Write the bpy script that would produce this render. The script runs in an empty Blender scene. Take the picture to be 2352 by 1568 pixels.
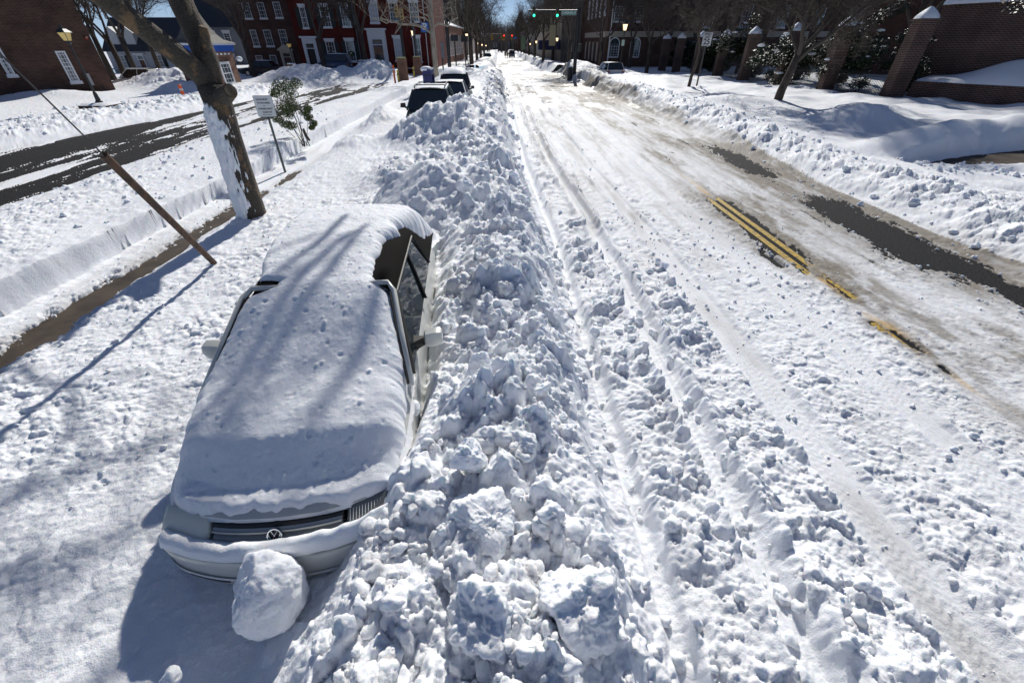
import bpy, bmesh, math, random
import numpy as np
from mathutils import Vector, Matrix
R = math.radians
random.seed(7); RNG = np.random.default_rng(11)
scene = bpy.context.scene
COL = scene.collection

# ------------------------------------------------------------------ camera, world, sun, exposure
CAM_H = 3.1
PITCH = R(35.992); YAW = R(1.417); FP = 948.6          # FP: focal length for a 2352 px wide picture
cd = bpy.data.cameras.new('camera'); cam = bpy.data.objects.new('camera', cd); COL.objects.link(cam)
cam.location = (0, 0, CAM_H); cam.rotation_euler = (R(90) - PITCH, 0, -YAW)
cd.lens = FP / 2352 * 36; cd.sensor_width = 36; cd.clip_start = 0.05; cd.clip_end = 3000
scene.camera = cam
SUN_EL, SUN_AZ = 35.0, 7.0
w = bpy.data.worlds.new('World'); scene.world = w; w.use_nodes = True
nt = w.node_tree; bgn = nt.nodes['Background']
sk = nt.nodes.new('ShaderNodeTexSky'); sk.sky_type = 'NISHITA'; sk.sun_disc = False
sk.sun_elevation = R(SUN_EL); sk.sun_rotation = R(SUN_AZ); sk.altitude = 0; sk.air_density = 1.0; sk.dust_density = 0.0; sk.ozone_density = 1.0
tm = nt.nodes.new('ShaderNodeMix'); tm.data_type = 'RGBA'; tm.blend_type = 'COLOR'; tm.inputs[0].default_value = .85; tm.inputs[7].default_value = (.34, .51, 1.0, 1)
nt.links.new(sk.outputs[0], tm.inputs[6]); wt = nt.nodes.new('ShaderNodeTexCoord'); ws = nt.nodes.new('ShaderNodeSeparateXYZ'); wm = nt.nodes.new('ShaderNodeMix'); wm.data_type = 'RGBA'; wm.blend_type = 'MULTIPLY'; wm.inputs[0].default_value = 1
wh_ = nt.nodes.new('ShaderNodeMix'); wh_.data_type = 'RGBA'; wh_.inputs[6].default_value = (1.55, 1.62, 1.25, 1); wh_.inputs[7].default_value = (1.0, 1.0, 1.0, 1)
wv = nt.nodes.new('ShaderNodeMapRange'); wv.inputs[1].default_value = .0; wv.inputs[2].default_value = .12; nt.links.new(wt.outputs['Generated'], ws.inputs[0]); nt.links.new(ws.outputs[2], wv.inputs[0]); nt.links.new(wv.outputs[0], wh_.inputs[0])
nt.links.new(tm.outputs[2], wm.inputs[6]); nt.links.new(wh_.outputs[2], wm.inputs[7]); nt.links.new(wm.outputs[2], bgn.inputs[0]); bgn.inputs[1].default_value = 0.055
sl = bpy.data.lights.new('sun', 'SUN'); sl.energy = 4.2; sl.angle = R(1.0); sl.color = (1, .965, .9)
so = bpy.data.objects.new('sun', sl); COL.objects.link(so)
sd = Vector((math.sin(R(SUN_AZ)) * math.cos(R(SUN_EL)), math.cos(R(SUN_AZ)) * math.cos(R(SUN_EL)), math.sin(R(SUN_EL))))
so.rotation_euler = sd.to_track_quat('Z', 'Y').to_euler()
scene.view_settings.view_transform = 'Standard'; scene.view_settings.look = 'None'
scene.view_settings.exposure = 0.13; scene.view_settings.gamma = 1.0

# ------------------------------------------------------------------ picture <-> place helpers
def ray(px, py):
    x = (px - 1176) / FP; y = -(py - 784) / FP
    cp, sp = math.cos(PITCH), math.sin(PITCH)
    d = (x, cp + y * sp, -sp + y * cp)
    c, s = math.cos(YAW), math.sin(YAW)
    return Vector((d[0] * c + d[1] * s, -d[0] * s + d[1] * c, d[2]))
def at_z(px, py, z):
    d = ray(px, py); return Vector((0, 0, CAM_H)) + d * ((z - CAM_H) / d.z)
def at_y(px, py, Y):
    d = ray(px, py); return Vector((0, 0, CAM_H)) + d * (Y / d.y)
def proj(p):
    c, s = math.cos(YAW), math.sin(YAW); x, y, z = p[0], p[1], p[2] - CAM_H
    X = x * c - y * s; Y = x * s + y * c
    cp, sp = math.cos(PITCH), math.sin(PITCH)
    d = Y * cp - z * sp; return 1176 + FP * X / d, 784 - FP * (Y * sp + z * cp) / d
def z_for(X, Y, py):                     # height at which the upright line through (X, Y) crosses picture row py
    lo = -5; dmax = X * math.sin(YAW) + Y * math.cos(YAW); hi = min(60, CAM_H + .95 * dmax * math.cos(PITCH) / math.sin(PITCH))
    for _ in range(40):
        m = (lo + hi) / 2
        if proj((X, Y, m))[1] > py: lo = m
        else: hi = m
    return m
def drop(y): return -0.009 * np.maximum(0, np.asarray(y, dtype=float) - 30)

# ------------------------------------------------------------------ materials
MATS = {}
def mat(name, col, rough=.6, metal=0, spec=.5, **k):
    if name in MATS: return MATS[name]
    m = bpy.data.materials.new(name); m.use_nodes = True; n = m.node_tree.nodes; l = m.node_tree.links
    b = n['Principled BSDF']; b.inputs['Base Color'].default_value = (*col, 1); b.inputs['Roughness'].default_value = rough
    b.inputs['Metallic'].default_value = metal; b.inputs['Specular IOR Level'].default_value = spec
    if k.get('emit'): b.inputs['Emission Color'].default_value = (*k['emit'], 1); b.inputs['Emission Strength'].default_value = k.get('es', 1)
    if k.get('coat'): b.inputs['Coat Weight'].default_value = k['coat']; b.inputs['Coat Roughness'].default_value = .05
    if k.get('trans'): b.inputs['Transmission Weight'].default_value = k['trans']
    vs = k.get('vary')
    if vs:                                # (scale, second colour, lo, hi[, stretch])
        tc = n.new('ShaderNodeTexCoord'); mp = n.new('ShaderNodeMapping'); no = n.new('ShaderNodeTexNoise'); rp = n.new('ShaderNodeValToRGB')
        mp.inputs['Scale'].default_value = vs[4] if len(vs) > 4 else (1, 1, 1)
        no.inputs['Scale'].default_value = vs[0]; no.inputs['Detail'].default_value = 6; no.inputs['Roughness'].default_value = .62
        rp.color_ramp.elements[0].position = vs[2]; rp.color_ramp.elements[0].color = (*col, 1)
        rp.color_ramp.elements[1].position = vs[3]; rp.color_ramp.elements[1].color = (*vs[1], 1)
        l.new(tc.outputs['Object'], mp.inputs[0]); l.new(mp.outputs[0], no.inputs['Vector']); l.new(no.outputs[0], rp.inputs[0]); l.new(rp.outputs[0], b.inputs['Base Color'])
    bp = k.get('bump')
    if bp:                                # (scale, distance)
        tc = n.new('ShaderNodeTexCoord'); no = n.new('ShaderNodeTexNoise'); bu = n.new('ShaderNodeBump')
        no.inputs['Scale'].default_value = bp[0]; no.inputs['Detail'].default_value = 5; bu.inputs['Distance'].default_value = bp[1]; bu.inputs['Strength'].default_value = 1
        l.new(tc.outputs['Object'], no.inputs['Vector']); l.new(no.outputs[0], bu.inputs['Height']); l.new(bu.outputs[0], b.inputs['Normal'])
    MATS[name] = m; return m
def brick(name, c1, c2, mortar, bw=.21, bh=.075, ms=.012):
    m = bpy.data.materials.new(name); m.use_nodes = True; n = m.node_tree.nodes; l = m.node_tree.links
    b = n['Principled BSDF']; b.inputs['Roughness'].default_value = .85; b.inputs['Specular IOR Level'].default_value = .2
    tc = n.new('ShaderNodeTexCoord'); sp = n.new('ShaderNodeSeparateXYZ'); ad = n.new('ShaderNodeMath'); cb = n.new('ShaderNodeCombineXYZ'); br = n.new('ShaderNodeTexBrick')
    l.new(tc.outputs['Object'], sp.inputs[0]); l.new(sp.outputs[0], ad.inputs[0]); l.new(sp.outputs[1], ad.inputs[1]); l.new(ad.outputs[0], cb.inputs[0]); l.new(sp.outputs[2], cb.inputs[1])
    l.new(cb.outputs[0], br.inputs['Vector']); br.inputs['Scale'].default_value = 1; br.inputs['Brick Width'].default_value = bw; br.inputs['Row Height'].default_value = bh
    br.inputs['Mortar Size'].default_value = ms; br.inputs['Mortar Smooth'].default_value = .3
    br.inputs['Color1'].default_value = (*c1, 1); br.inputs['Color2'].default_value = (*c2, 1); br.inputs['Mortar'].default_value = (*mortar, 1)
    no = n.new('ShaderNodeTexNoise'); no.inputs['Scale'].default_value = .9; no.inputs['Detail'].default_value = 5; l.new(tc.outputs['Object'], no.inputs['Vector'])
    mr = n.new('ShaderNodeMapRange'); mr.inputs[1].default_value = .3; mr.inputs[2].default_value = .7; mr.inputs[3].default_value = .65; mr.inputs[4].default_value = 1.3; l.new(no.outputs[0], mr.inputs[0])
    mx = n.new('ShaderNodeMix'); mx.data_type = 'RGBA'; mx.blend_type = 'MULTIPLY'; mx.inputs[0].default_value = 1
    l.new(br.outputs[0], mx.inputs[6]); l.new(mr.outputs[0], mx.inputs[7]); l.new(mx.outputs[2], b.inputs['Base Color'])
    bu = n.new('ShaderNodeBump'); bu.inputs['Distance'].default_value = .008; bu.invert = True; l.new(br.outputs['Fac'], bu.inputs['Height']); l.new(bu.outputs[0], b.inputs['Normal'])
    MATS[name] = m; return m
def snow_mat(name, grain=90, gd=.006, dirt=True, sss=.35):
    m = bpy.data.materials.new(name); m.use_nodes = True; n = m.node_tree.nodes; l = m.node_tree.links
    b = n['Principled BSDF']; b.inputs['Roughness'].default_value = .55; b.inputs['Specular IOR Level'].default_value = .06
    white = (.86, .88, .915, 1)
    b.inputs['Base Color'].default_value = white
    if sss: b.inputs['Subsurface Weight'].default_value = sss; b.inputs['Subsurface Radius'].default_value = (.02, .03, .045); b.inputs['Subsurface Scale'].default_value = 1
    tc = n.new('ShaderNodeTexCoord')
    n1 = n.new('ShaderNodeTexNoise'); n1.inputs['Scale'].default_value = grain; n1.inputs['Detail'].default_value = 4; n1.inputs['Roughness'].default_value = .6
    n2 = n.new('ShaderNodeTexNoise'); n2.inputs['Scale'].default_value = grain * .22; n2.inputs['Detail'].default_value = 5; n2.inputs['Roughness'].default_value = .6
    b1 = n.new('ShaderNodeBump'); b1.inputs['Distance'].default_value = gd; b2 = n.new('ShaderNodeBump'); b2.inputs['Distance'].default_value = gd * 1.6
    l.new(tc.outputs['Object'], n1.inputs['Vector']); l.new(tc.outputs['Object'], n2.inputs['Vector']); l.new(n1.outputs[0], b1.inputs['Height']); l.new(n2.outputs[0], b2.inputs['Height'])
    l.new(b2.outputs[0], b1.inputs['Normal']); l.new(b1.outputs[0], b.inputs['Normal'])
    if dirt:
        def at(nm): a = n.new('ShaderNodeAttribute'); a.attribute_name = nm; return a
        d = at('dirt'); y = at('yellow'); g = at('wet')
        m1 = n.new('ShaderNodeMix'); m1.data_type = 'RGBA'; m1.inputs[6].default_value = white; m1.inputs[7].default_value = (.27, .245, .21, 1); l.new(d.outputs['Fac'], m1.inputs[0])
        m2 = n.new('ShaderNodeMix'); m2.data_type = 'RGBA'; m2.inputs[7].default_value = (.62, .36, .04, 1); l.new(y.outputs['Fac'], m2.inputs[0]); l.new(m1.outputs[2], m2.inputs[6])
        l.new(m2.outputs[2], b.inputs['Base Color'])
        mr = n.new('ShaderNodeMapRange'); mr.inputs[3].default_value = .55; mr.inputs[4].default_value = .3; l.new(g.outputs['Fac'], mr.inputs[0]); l.new(mr.outputs[0], b.inputs['Roughness'])
        ms = n.new('ShaderNodeMapRange'); ms.inputs[3].default_value = .05; ms.inputs[4].default_value = .30; l.new(g.outputs['Fac'], ms.inputs[0]); l.new(ms.outputs[0], b.inputs['Specular IOR Level'])
    MATS[name] = m; return m
SNOW = snow_mat('snow'); SNOWP = snow_mat('snow_plain', 120, .004, dirt=False)
ASPH = mat('asphalt', (.014, .014, .016), .8, spec=.12, vary=(30, (.05, .05, .05), .46, .70), bump=(150, .008))
CONC = mat('concrete', (.085, .066, .05), .75, spec=.2, vary=(2.2, (.045, .035, .028), .4, .65), bump=(120, .003))
YEL = mat('yellow_paint', (.50, .32, .02), .65, vary=(14, (.16, .12, .05), .46, .62))
BRK_A = brick('brick_brown', (.105, .05, .034), (.065, .034, .025), (.15, .115, .095), ms=.009)
BRK_B = brick('brick_dark', (.085, .035, .026), (.055, .025, .02), (.09, .065, .055))
BRK_R = brick('brick_red', (.125, .020, .015), (.095, .016, .012), (.10, .03, .025), ms=.006)
BRK_P = brick('brick_pillar', (.085, .032, .024), (.05, .022, .018), (.20, .175, .155), ms=.011)
BRK_O = brick('brick_orange', (.25, .10, .055), (.17, .065, .04), (.32, .26, .21), ms=.013)
WHT = mat('white_trim', (.72, .73, .74), .5); CREAM = mat('cream_trim', (.42, .37, .29), .6)
BLK = mat('black_paint', (.012, .013, .014), .4); IRON = mat('dark_iron', (.02, .022, .023), .5)
SHUT = mat('shutter_green_black', (.012, .018, .018), .55)
GLASS = mat('window_glass', (.03, .04, .045), .07, spec=.9, vary=(.5, (.12, .14, .15), .45, .7))
SLATE = mat('slate_roof', (.03, .038, .05), .6, vary=(4, (.05, .055, .065), .4, .7, (1, 1, 4)))
SHING = mat('grey_shingle', (.17, .16, .14), .8, vary=(6, (.09, .085, .08), .4, .65, (1, 1, 5)))
BARK = mat('bark', (.075, .058, .045), .9, vary=(9, (.035, .028, .022), .4, .65, (1, 1, .3)), bump=(30, .02))
TWIG = mat('twig_bark', (.075, .06, .048), .9)
SYC = mat('sycamore_bark', (.20, .13, .07), .85, vary=(4.5, (.065, .055, .042), .38, .46, (1, 1, .55)), bump=(30, .05))
SYCP = mat('pale_sycamore_bark', (.34, .30, .24), .85, vary=(3.0, (.16, .13, .10), .45, .65, (1, 1, .4)))
LAMPG = mat('lamp_glass_lit', (.8, .7, .5), .4, emit=(1, .72, .42), es=1.6); LAMPD = mat('lamp_glass_amber', (.55, .42, .16), .35, emit=(.5, .36, .1), es=.25)
CARW = mat('car_paint_white', (.55, .56, .53), .3, coat=.6); FAB = mat('soft_top_fabric', (.009, .008, .0075), .95, spec=.08, bump=(400, .002))
RUB = mat('black_rubber', (.012, .012, .012), .6); CHR = mat('chrome', (.6, .62, .64), .18, metal=1)
LENS = mat('headlight_lens', (.78, .77, .66), .2, spec=.8, bump=(60, .003)); CLENS = mat('clear_lens', (.14, .15, .15), .08, spec=1, bump=(45, .006))
CGLS = mat('car_glass', (.012, .018, .02), .04, spec=1)

# ------------------------------------------------------------------ mesh helpers
def link(o, parent=None):
    COL.objects.link(o)
    if parent is not None: o.parent = parent
    return o
def tag(o, label=None, cat=None, group=None, kind=None):
    if label: o['label'] = label
    if cat: o['category'] = cat
    if group: o['group'] = group
    if kind: o['kind'] = kind
    elif cat: o['kind'] = 'thing'
    return o
def thing(name, label, cat, loc=(0, 0, 0), rz=0, group=None):
    o = bpy.data.objects.new(name, None); o.empty_display_size = .2; link(o); o.location = loc; o.rotation_euler = (0, 0, rz)
    return tag(o, label, cat, group)
def copy_tree(o, parent=None):
    c = o.copy(); link(c)
    if parent is not None: c.parent = parent
    for ch in list(o.children): copy_tree(ch, c)
    return c
class MB:
    def __init__(s): s.v = []; s.f = []
    def add(s, vs, fs):
        k = len(s.v); s.v += [tuple(q) for q in vs]; s.f += [tuple(i + k for i in q) for q in fs]; return s
    def box(s, x0, x1, y0, y1, z0, z1, M=None):
        vs = [Vector((x, y, z)) for z in (z0, z1) for y in (y0, y1) for x in (x0, x1)]
        if M is not None: vs = [M @ q for q in vs]
        return s.add(vs, [(0, 2, 3, 1), (4, 5, 7, 6), (0, 1, 5, 4), (2, 6, 7, 3), (0, 4, 6, 2), (1, 3, 7, 5)])
    def hexa(s, b, t):                    # bottom quad, top quad
        return s.add(list(b) + list(t), [(3, 2, 1, 0), (4, 5, 6, 7), (0, 1, 5, 4), (1, 2, 6, 5), (2, 3, 7, 6), (3, 0, 4, 7)])
    def tube(s, pts, rad, n=8, cap=True):
        pts = [Vector(p) for p in pts]; k0 = len(s.v); N = len(pts)
        up = None
        for i, p in enumerate(pts):
            d = (pts[min(i + 1, N - 1)] - pts[max(i - 1, 0)]);  d = d.normalized() if d.length > 1e-9 else Vector((0, 0, 1))
            if up is None: up = d.orthogonal().normalized()
            up = (up - d * up.dot(d)); up = up.normalized() if up.length > 1e-6 else d.orthogonal().normalized()
            sd_ = d.cross(up); r = rad[i] if hasattr(rad, '__len__') else rad
            for j in range(n):
                a = 2 * math.pi * j / n; q = p + (up * math.cos(a) + sd_ * math.sin(a)) * r; s.v.append((q.x, q.y, q.z))
        for i in range(N - 1):
            for j in range(n):
                a = k0 + i * n + j; b = k0 + i * n + (j + 1) % n; s.f.append((a, b, b + n, a + n))
        if cap: s.f.append(tuple(k0 + j for j in range(n))[::-1]); s.f.append(tuple(k0 + (N - 1) * n + j for j in range(n)))
        return s
    def prism(s, poly, axis, a, b):       # poly of 2-D points, extruded along axis from a to b
        n = len(poly)
        def P(q, t): return {'x': (t, q[0], q[1]), 'y': (q[0], t, q[1]), 'z': (q[0], q[1], t)}[axis]
        return s.add([P(q, a) for q in poly] + [P(q, b) for q in poly], [tuple(range(n))[::-1], tuple(range(n, 2 * n))] + [(i, (i + 1) % n, n + (i + 1) % n, n + i) for i in range(n)])
    def grid(s, rows):                    # rows of points
        k = len(s.v); m = len(rows[0])
        for r_ in rows: s.v += [tuple(q) for q in r_]
        for i in range(len(rows) - 1):
            for j in range(m - 1): a = k + i * m + j; s.f.append((a, a + 1, a + m + 1, a + m))
        return s
    def ball(s, c, r, sz=(1, 1, 1), n=10, m=6):
        rows = []
        for i in range(m + 1):
            t = math.pi * i / m; rows.append([(c[0] + r * sz[0] * math.sin(t) * math.cos(2 * math.pi * j / n), c[1] + r * sz[1] * math.sin(t) * math.sin(2 * math.pi * j / n), c[2] + r * sz[2] * math.cos(t)) for j in range(n + 1)])
        return s.grid(rows)
    def build(s, name, m, parent=None, smooth=False, **t):
        me = bpy.data.meshes.new(name); me.from_pydata(s.v, [], s.f); me.materials.append(m)
        bm = bmesh.new(); bm.from_mesh(me); bmesh.ops.remove_doubles(bm, verts=bm.verts, dist=1e-5); bmesh.ops.recalc_face_normals(bm, faces=bm.faces); bm.to_mesh(me); bm.free()
        if smooth: me.polygons.foreach_set('use_smooth', [True] * len(me.polygons))
        o = bpy.data.objects.new(name, me); link(o, parent); tag(o, **t); return o
def np_mesh(name, V, F, m, parent=None, smooth=True, attrs=None, **t):
    V = np.asarray(V, dtype=np.float32); F = np.asarray(F, dtype=np.int32); k = F.shape[1]
    me = bpy.data.meshes.new(name); me.vertices.add(len(V)); me.vertices.foreach_set('co', V.ravel())
    me.loops.add(F.size); me.loops.foreach_set('vertex_index', F.ravel()); me.polygons.add(len(F))
    me.polygons.foreach_set('loop_start', np.arange(0, F.size, k, dtype=np.int32)); me.polygons.foreach_set('loop_total', np.full(len(F), k, dtype=np.int32))
    if smooth: me.polygons.foreach_set('use_smooth', np.ones(len(F), dtype=bool))
    for a, d in (attrs or {}).items():
        at = me.attributes.new(a, 'FLOAT', 'POINT'); at.data.foreach_set('value', np.asarray(d, dtype=np.float32).ravel())
    me.update(calc_edges=True); me.materials.append(m); o = bpy.data.objects.new(name, me); link(o, parent); tag(o, **t); return o
def text(name, s, size, m, parent, loc, rot, depth=.004, sx=1):
    c = bpy.data.curves.new(name, 'FONT'); c.body = s; c.size = size; c.extrude = depth; c.align_x = 'CENTER'; c.align_y = 'CENTER'; c.offset = size * .035
    o = bpy.data.objects.new('tmp', c); COL.objects.link(o); bpy.context.view_layer.update()
    me = bpy.data.meshes.new_from_object(o.evaluated_get(bpy.context.evaluated_depsgraph_get())); bpy.data.objects.remove(o); me.materials.clear(); me.materials.append(m)
    q = bpy.data.objects.new(name, me); link(q, parent); q.location = loc; q.rotation_euler = rot; q.scale = (sx, 1, 1); return q

# ------------------------------------------------------------------ noise
def h2(ix, iy, s):
    a = (ix.astype(np.int64) * 374761393 + iy.astype(np.int64) * 668265263 + s * 974634777) & 0xffffffff
    a = ((a ^ (a >> 13)) * 1274126177) & 0xffffffff; a = ((a ^ (a >> 16)) * 2246822519) & 0xffffffff
    return ((a ^ (a >> 15)) & 0xffffff).astype(np.float32) / 0xffffff
def vn(x, y, s=0):
    x = np.asarray(x, dtype=np.float64); y = np.asarray(y, dtype=np.float64) + 0 * x; x = x + 0 * y
    ix = np.floor(x); iy = np.floor(y); fx = x - ix; fy = y - iy; fx = fx * fx * (3 - 2 * fx); fy = fy * fy * (3 - 2 * fy)
    a = h2(ix, iy, s); b = h2(ix + 1, iy, s); c = h2(ix, iy + 1, s); d = h2(ix + 1, iy + 1, s)
    return (a + (b - a) * fx) * (1 - fy) + (c + (d - c) * fx) * fy
def vn3(p, s=0):
    i = np.floor(p); f = p - i; f = f * f * (3 - 2 * f); t = 0
    for dx in (0, 1):
        for dy in (0, 1):
            for dz in (0, 1): t = t + h2(i[:, 0] + dx, i[:, 1] + dy + (i[:, 2] + dz) * 57, s) * np.abs(1 - dx - f[:, 0]) * np.abs(1 - dy - f[:, 1]) * np.abs(1 - dz - f[:, 2])
    return t
def fbm(x, y, s=0, o=4, g=.5):
    t = 0; a = 1; n = 0
    for i in range(o): t = t + a * vn(x * 2 ** i + 17 * i, y * 2 ** i + 31 * i, s + i); n += a; a *= g
    return t / n
def domes(x, y, cell, s, dens=.8, rmin=.38, rmax=.75, flat=.75):
    X = x / cell; Y = y / cell; ix = np.floor(X); iy = np.floor(Y); out = np.zeros(np.shape(X), dtype=np.float32)
    for dx in (-1, 0, 1):
        for dy in (-1, 0, 1):
            cx = ix + dx; cy = iy + dy; k = h2(cx, cy, s); px = cx + h2(cx, cy, s + 1) - X; py = cy + h2(cx, cy, s + 2) - Y
            an = h2(cx, cy, s + 3) * 6.283; r = rmin + (rmax - rmin) * h2(cx, cy, s + 4) ** 2
            ca = np.cos(an); sa = np.sin(an); u = (px * ca + py * sa) * (.75 + .3 * h2(cx, cy, s + 6)); v = -px * sa + py * ca
            d2 = (u * u + v * v) / (r * r); z = np.sqrt(np.maximum(0, 1 - d2))
            z = np.minimum(z * 1.12, flat * (.50 + .55 * h2(cx, cy, s + 5)) + u / r * (.75 * h2(cx, cy, s + 7)) + v / r * .7 * (h2(cx, cy, s + 8) - .5)); z = np.minimum(z, flat * (.7 + .5 * h2(cx, cy, s + 9)) - v / r * (.8 * h2(cx, cy, s + 10)) - u / r * .3); z = np.maximum(z, 0)
            z = np.where((k < dens) & (d2 < 1), z * r * cell, 0); out = np.maximum(out, z)
    return out
def ss(a, b, x): t = np.clip((x - a) / (b - a), 0, 1); return t * t * (3 - 2 * t)

# ------------------------------------------------------------------ the snow: one height field, sampled finely near and coarsely far
YK = [-2, 1, 3, 6, 8, 10, 13, 16, 20, 28, 36, 44, 52, 60]
def L(v): return v if isinstance(v, (list, tuple)) else [v] * len(YK)
FAR = [-19, -18.6, -18.3, -18, -17.9, -17.8, -17.7, -17.5, -17, -16.2, -15.8, -15.6, -15.4, -15]
NEAR = [-11.5, -11.5, -11.5, -11.5, -11.5, -11.5, -11.6, -11.6, -11.5, -11.0, -10.4, -9.7, -9.3, -9]
FOOT = [8.1, 8.1, 8.2, 8.4, 8.75, 8.8, 8.5, 8.1, 7.95, 7.8, 7.5, 7.1, 6.9, 7.4]
SH = [0, 0, 0, 0, -.05, -.15, -.3, -.35, -.4, -.4, -.4, -.4, -.4, -.4]        # the plough lines lean a little left further on
def sx(x, k=1): return [x + k * s for s in SH]
def ad(a, d): return [q + d for q in a]
CT = [(-90, .12, .2), (ad(FAR, -12), .12, .25), (ad(FAR, -4.5), .18, .4), (ad(FAR, -2.6), .40, .65), (ad(FAR, -.9), .36, .65), (FAR, -.0, .05), (NEAR, -.0, .05),
      (ad(NEAR, .8), .2, .3), ([n + (-7.1 - n) * .55 for n in NEAR], .42, .35), (-7.15, .46, .12), (-6.84, .45, .02), (-6.81, .07, .02), (-6.45, .05, .12),
      (-6.2, .012, .05), (-5.62, .006, .05), (-5.40, .24, .15), (-5.05, .34, .3), (-3.2, [.3, .3, .34, .36, .4, .4, .4, .5, .4, .4, .4, .4, .3, .4], [.09, .15, .24, .30, .38, .42, .45, .45, .3, .3, .3, .3, .3, .3]),
      (-2.5, [.3, .29, .3, .34, .5, .5, .55, .7, .4, .4, .4, .5, .2, .4], [.06, .06, .12, .2, .4, .5, .6, .6, .3, .3, .3, .3, .3, .3]),
      (-2.15, [.28, .24, .22, .4, .82, .6, .65, .9, .35, .3, .4, .6, .1, .5], [.05, .05, .1, .3, .2, .6, .8, .8, .3, .3, .3, .5, .3, .5]),
      (-1.45, [.26, .22, .2, .45, 1.02, .7, .85, 1.22, .3, .3, .4, .8, .1, .6], [.05, .04, .1, .4, .12, .8, 1, .9, .3, .3, .3, .6, .3, .5]),
      (-.95, [.58, .52, .2, .5, 1.0, .8, .95, 1.22, .3, .3, .5, .9, .1, .7], [.7, .5, .2, .6, .35, 1, 1, .9, .4, .4, .4, .6, .3, .5]),
      (-.66, [.78, .76, .68, .74, .95, .85, .95, 1.1, .6, .6, .7, .9, .1, .7], [1, .9, .5, .7, .6, 1, 1, .9, .6, .6, .6, .6, .3, .5]),
      (sx(-.40), [.78, .70, .66, .78, .95, .9, .95, 1.0, .9, .85, .85, .8, .15, .7], [1, 1, .9, .9, 1, 1, 1, .9, .8, .8, .8, .6, .3, .5]),
      (sx(-.02), [.80, .76, .82, .88, .95, .95, .95, .95, .95, .9, .9, .8, .15, .6], [1, 1, 1, 1, 1, 1, 1, .9, .8, .8, .8, .6, .3, .5]),
      (sx(.36), [.74, .70, .74, .76, .8, .8, .8, .8, .7, .7, .7, .6, .1, .5], [1, 1, 1, .9, .9, .9, .9, .8, .7, .7, .6, .5, .3, .4]),
      (sx(.62), [.56, .54, .54, .54, .5, .5, .5, .5, .4, .4, .4, .3, .08, .3], .6), (sx(.75), [.26] * 8 + [.2] * 4 + [.06, .1], [.5] * 8 + [.3] * 6),
      (sx(.98), [.17] * 8 + [.12, .1, .08, .06, .05, .05], .22), (sx(1.12), [.24] * 8 + [.14, .1, .08, .06, .05, .05], [.5] * 7 + [.5, .4, .3, .2, .2, .1, .1]), (sx(1.58), [.27] * 8 + [.15, .1, .06, .05, .04, .04], [.55] * 7 + [.45, .3, .2, .2, .2, .1, .1]),
      (sx(1.64), [.09] * 8 + [.05, .04, .03, .03, .03, .03], .12), (sx(1.92), [.075] * 8 + [.05, .04, .03, .03, .03, .03], [.12] * 8 + [.1] * 6), (sx(1.98), [.16] * 8 + [.05, .04, .03, .03, .03, .03], [.4] * 8 + [.15] * 6), (sx(2.15), [.15, .15, .11, .1, .09, .08, .07, .06, .05, .04, .03, .03, .03, .03], [.55, .55, .5, .5, .45, .45, .4, .3, .25, .2, .15, .1, .1, .1]),
      (sx(2.60), [.12, .11, .10, .09, .08, .07, .06, .05, .04, .03, .03, .03, .03, .03], [.6, .6, .5, .45, .4, .35, .3, .25, .2, .2, .15, .1, .1, .1]), (sx(2.74), .022, .03), (sx(3.04), .022, .03),
      (sx(3.2), .045, [.3, .3, .3, .28, .28, .3, .3, .2, .2, .15, .1, .1, .1, .1]), (sx(3.9), .04, [.18, .18, .18, .18, .16, .3, .25, .2, .2, .15, .1, .1, .1, .1]), (sx(4.08), .022, .06), (sx(4.3), .022, .06),
      (sx(4.45), .035, [.2, .2, .2, .2, .2, .2, .2, .2, .15, .1, .1, .1, .1, .1]), (sx(4.85, .5), .03, [.2, .2, .2, .2, .2, .2, .2, .2, .2, .2, .2, .2, .2, .1]), (5.06, .012, .08), (ad(FOOT, -.1), .012, .10),
      (ad(FOOT, .3), .2, .5), (ad(FOOT, .9), [.5] * 4 + [.38, .34, .38] + [.5, .55, .6, .7, .8, .6, .5], .7), (ad(FOOT, 1.4), [.66] * 3 + [.6, .42, .38, .42] + [.66, .75, .8, .95, 1.0, .7, .6], .65), (ad(FOOT, 2.4), [.5] * 3 + [.45, .36, .30, .30, .5] + [.56] * 6, .3), (ad(FOOT, 3.8), [.3] * 3 + [.22, .18, .12, .2, .48] + [.48] * 6, .12), (24, [.2] * 3 + [.1, .1, .1, .3, .5] + [.55] * 6, .03), (30, .75, .02), (95, .8, .1)]
CT = [(L(a), L(b), L(c)) for a, b, c in CT]
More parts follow.
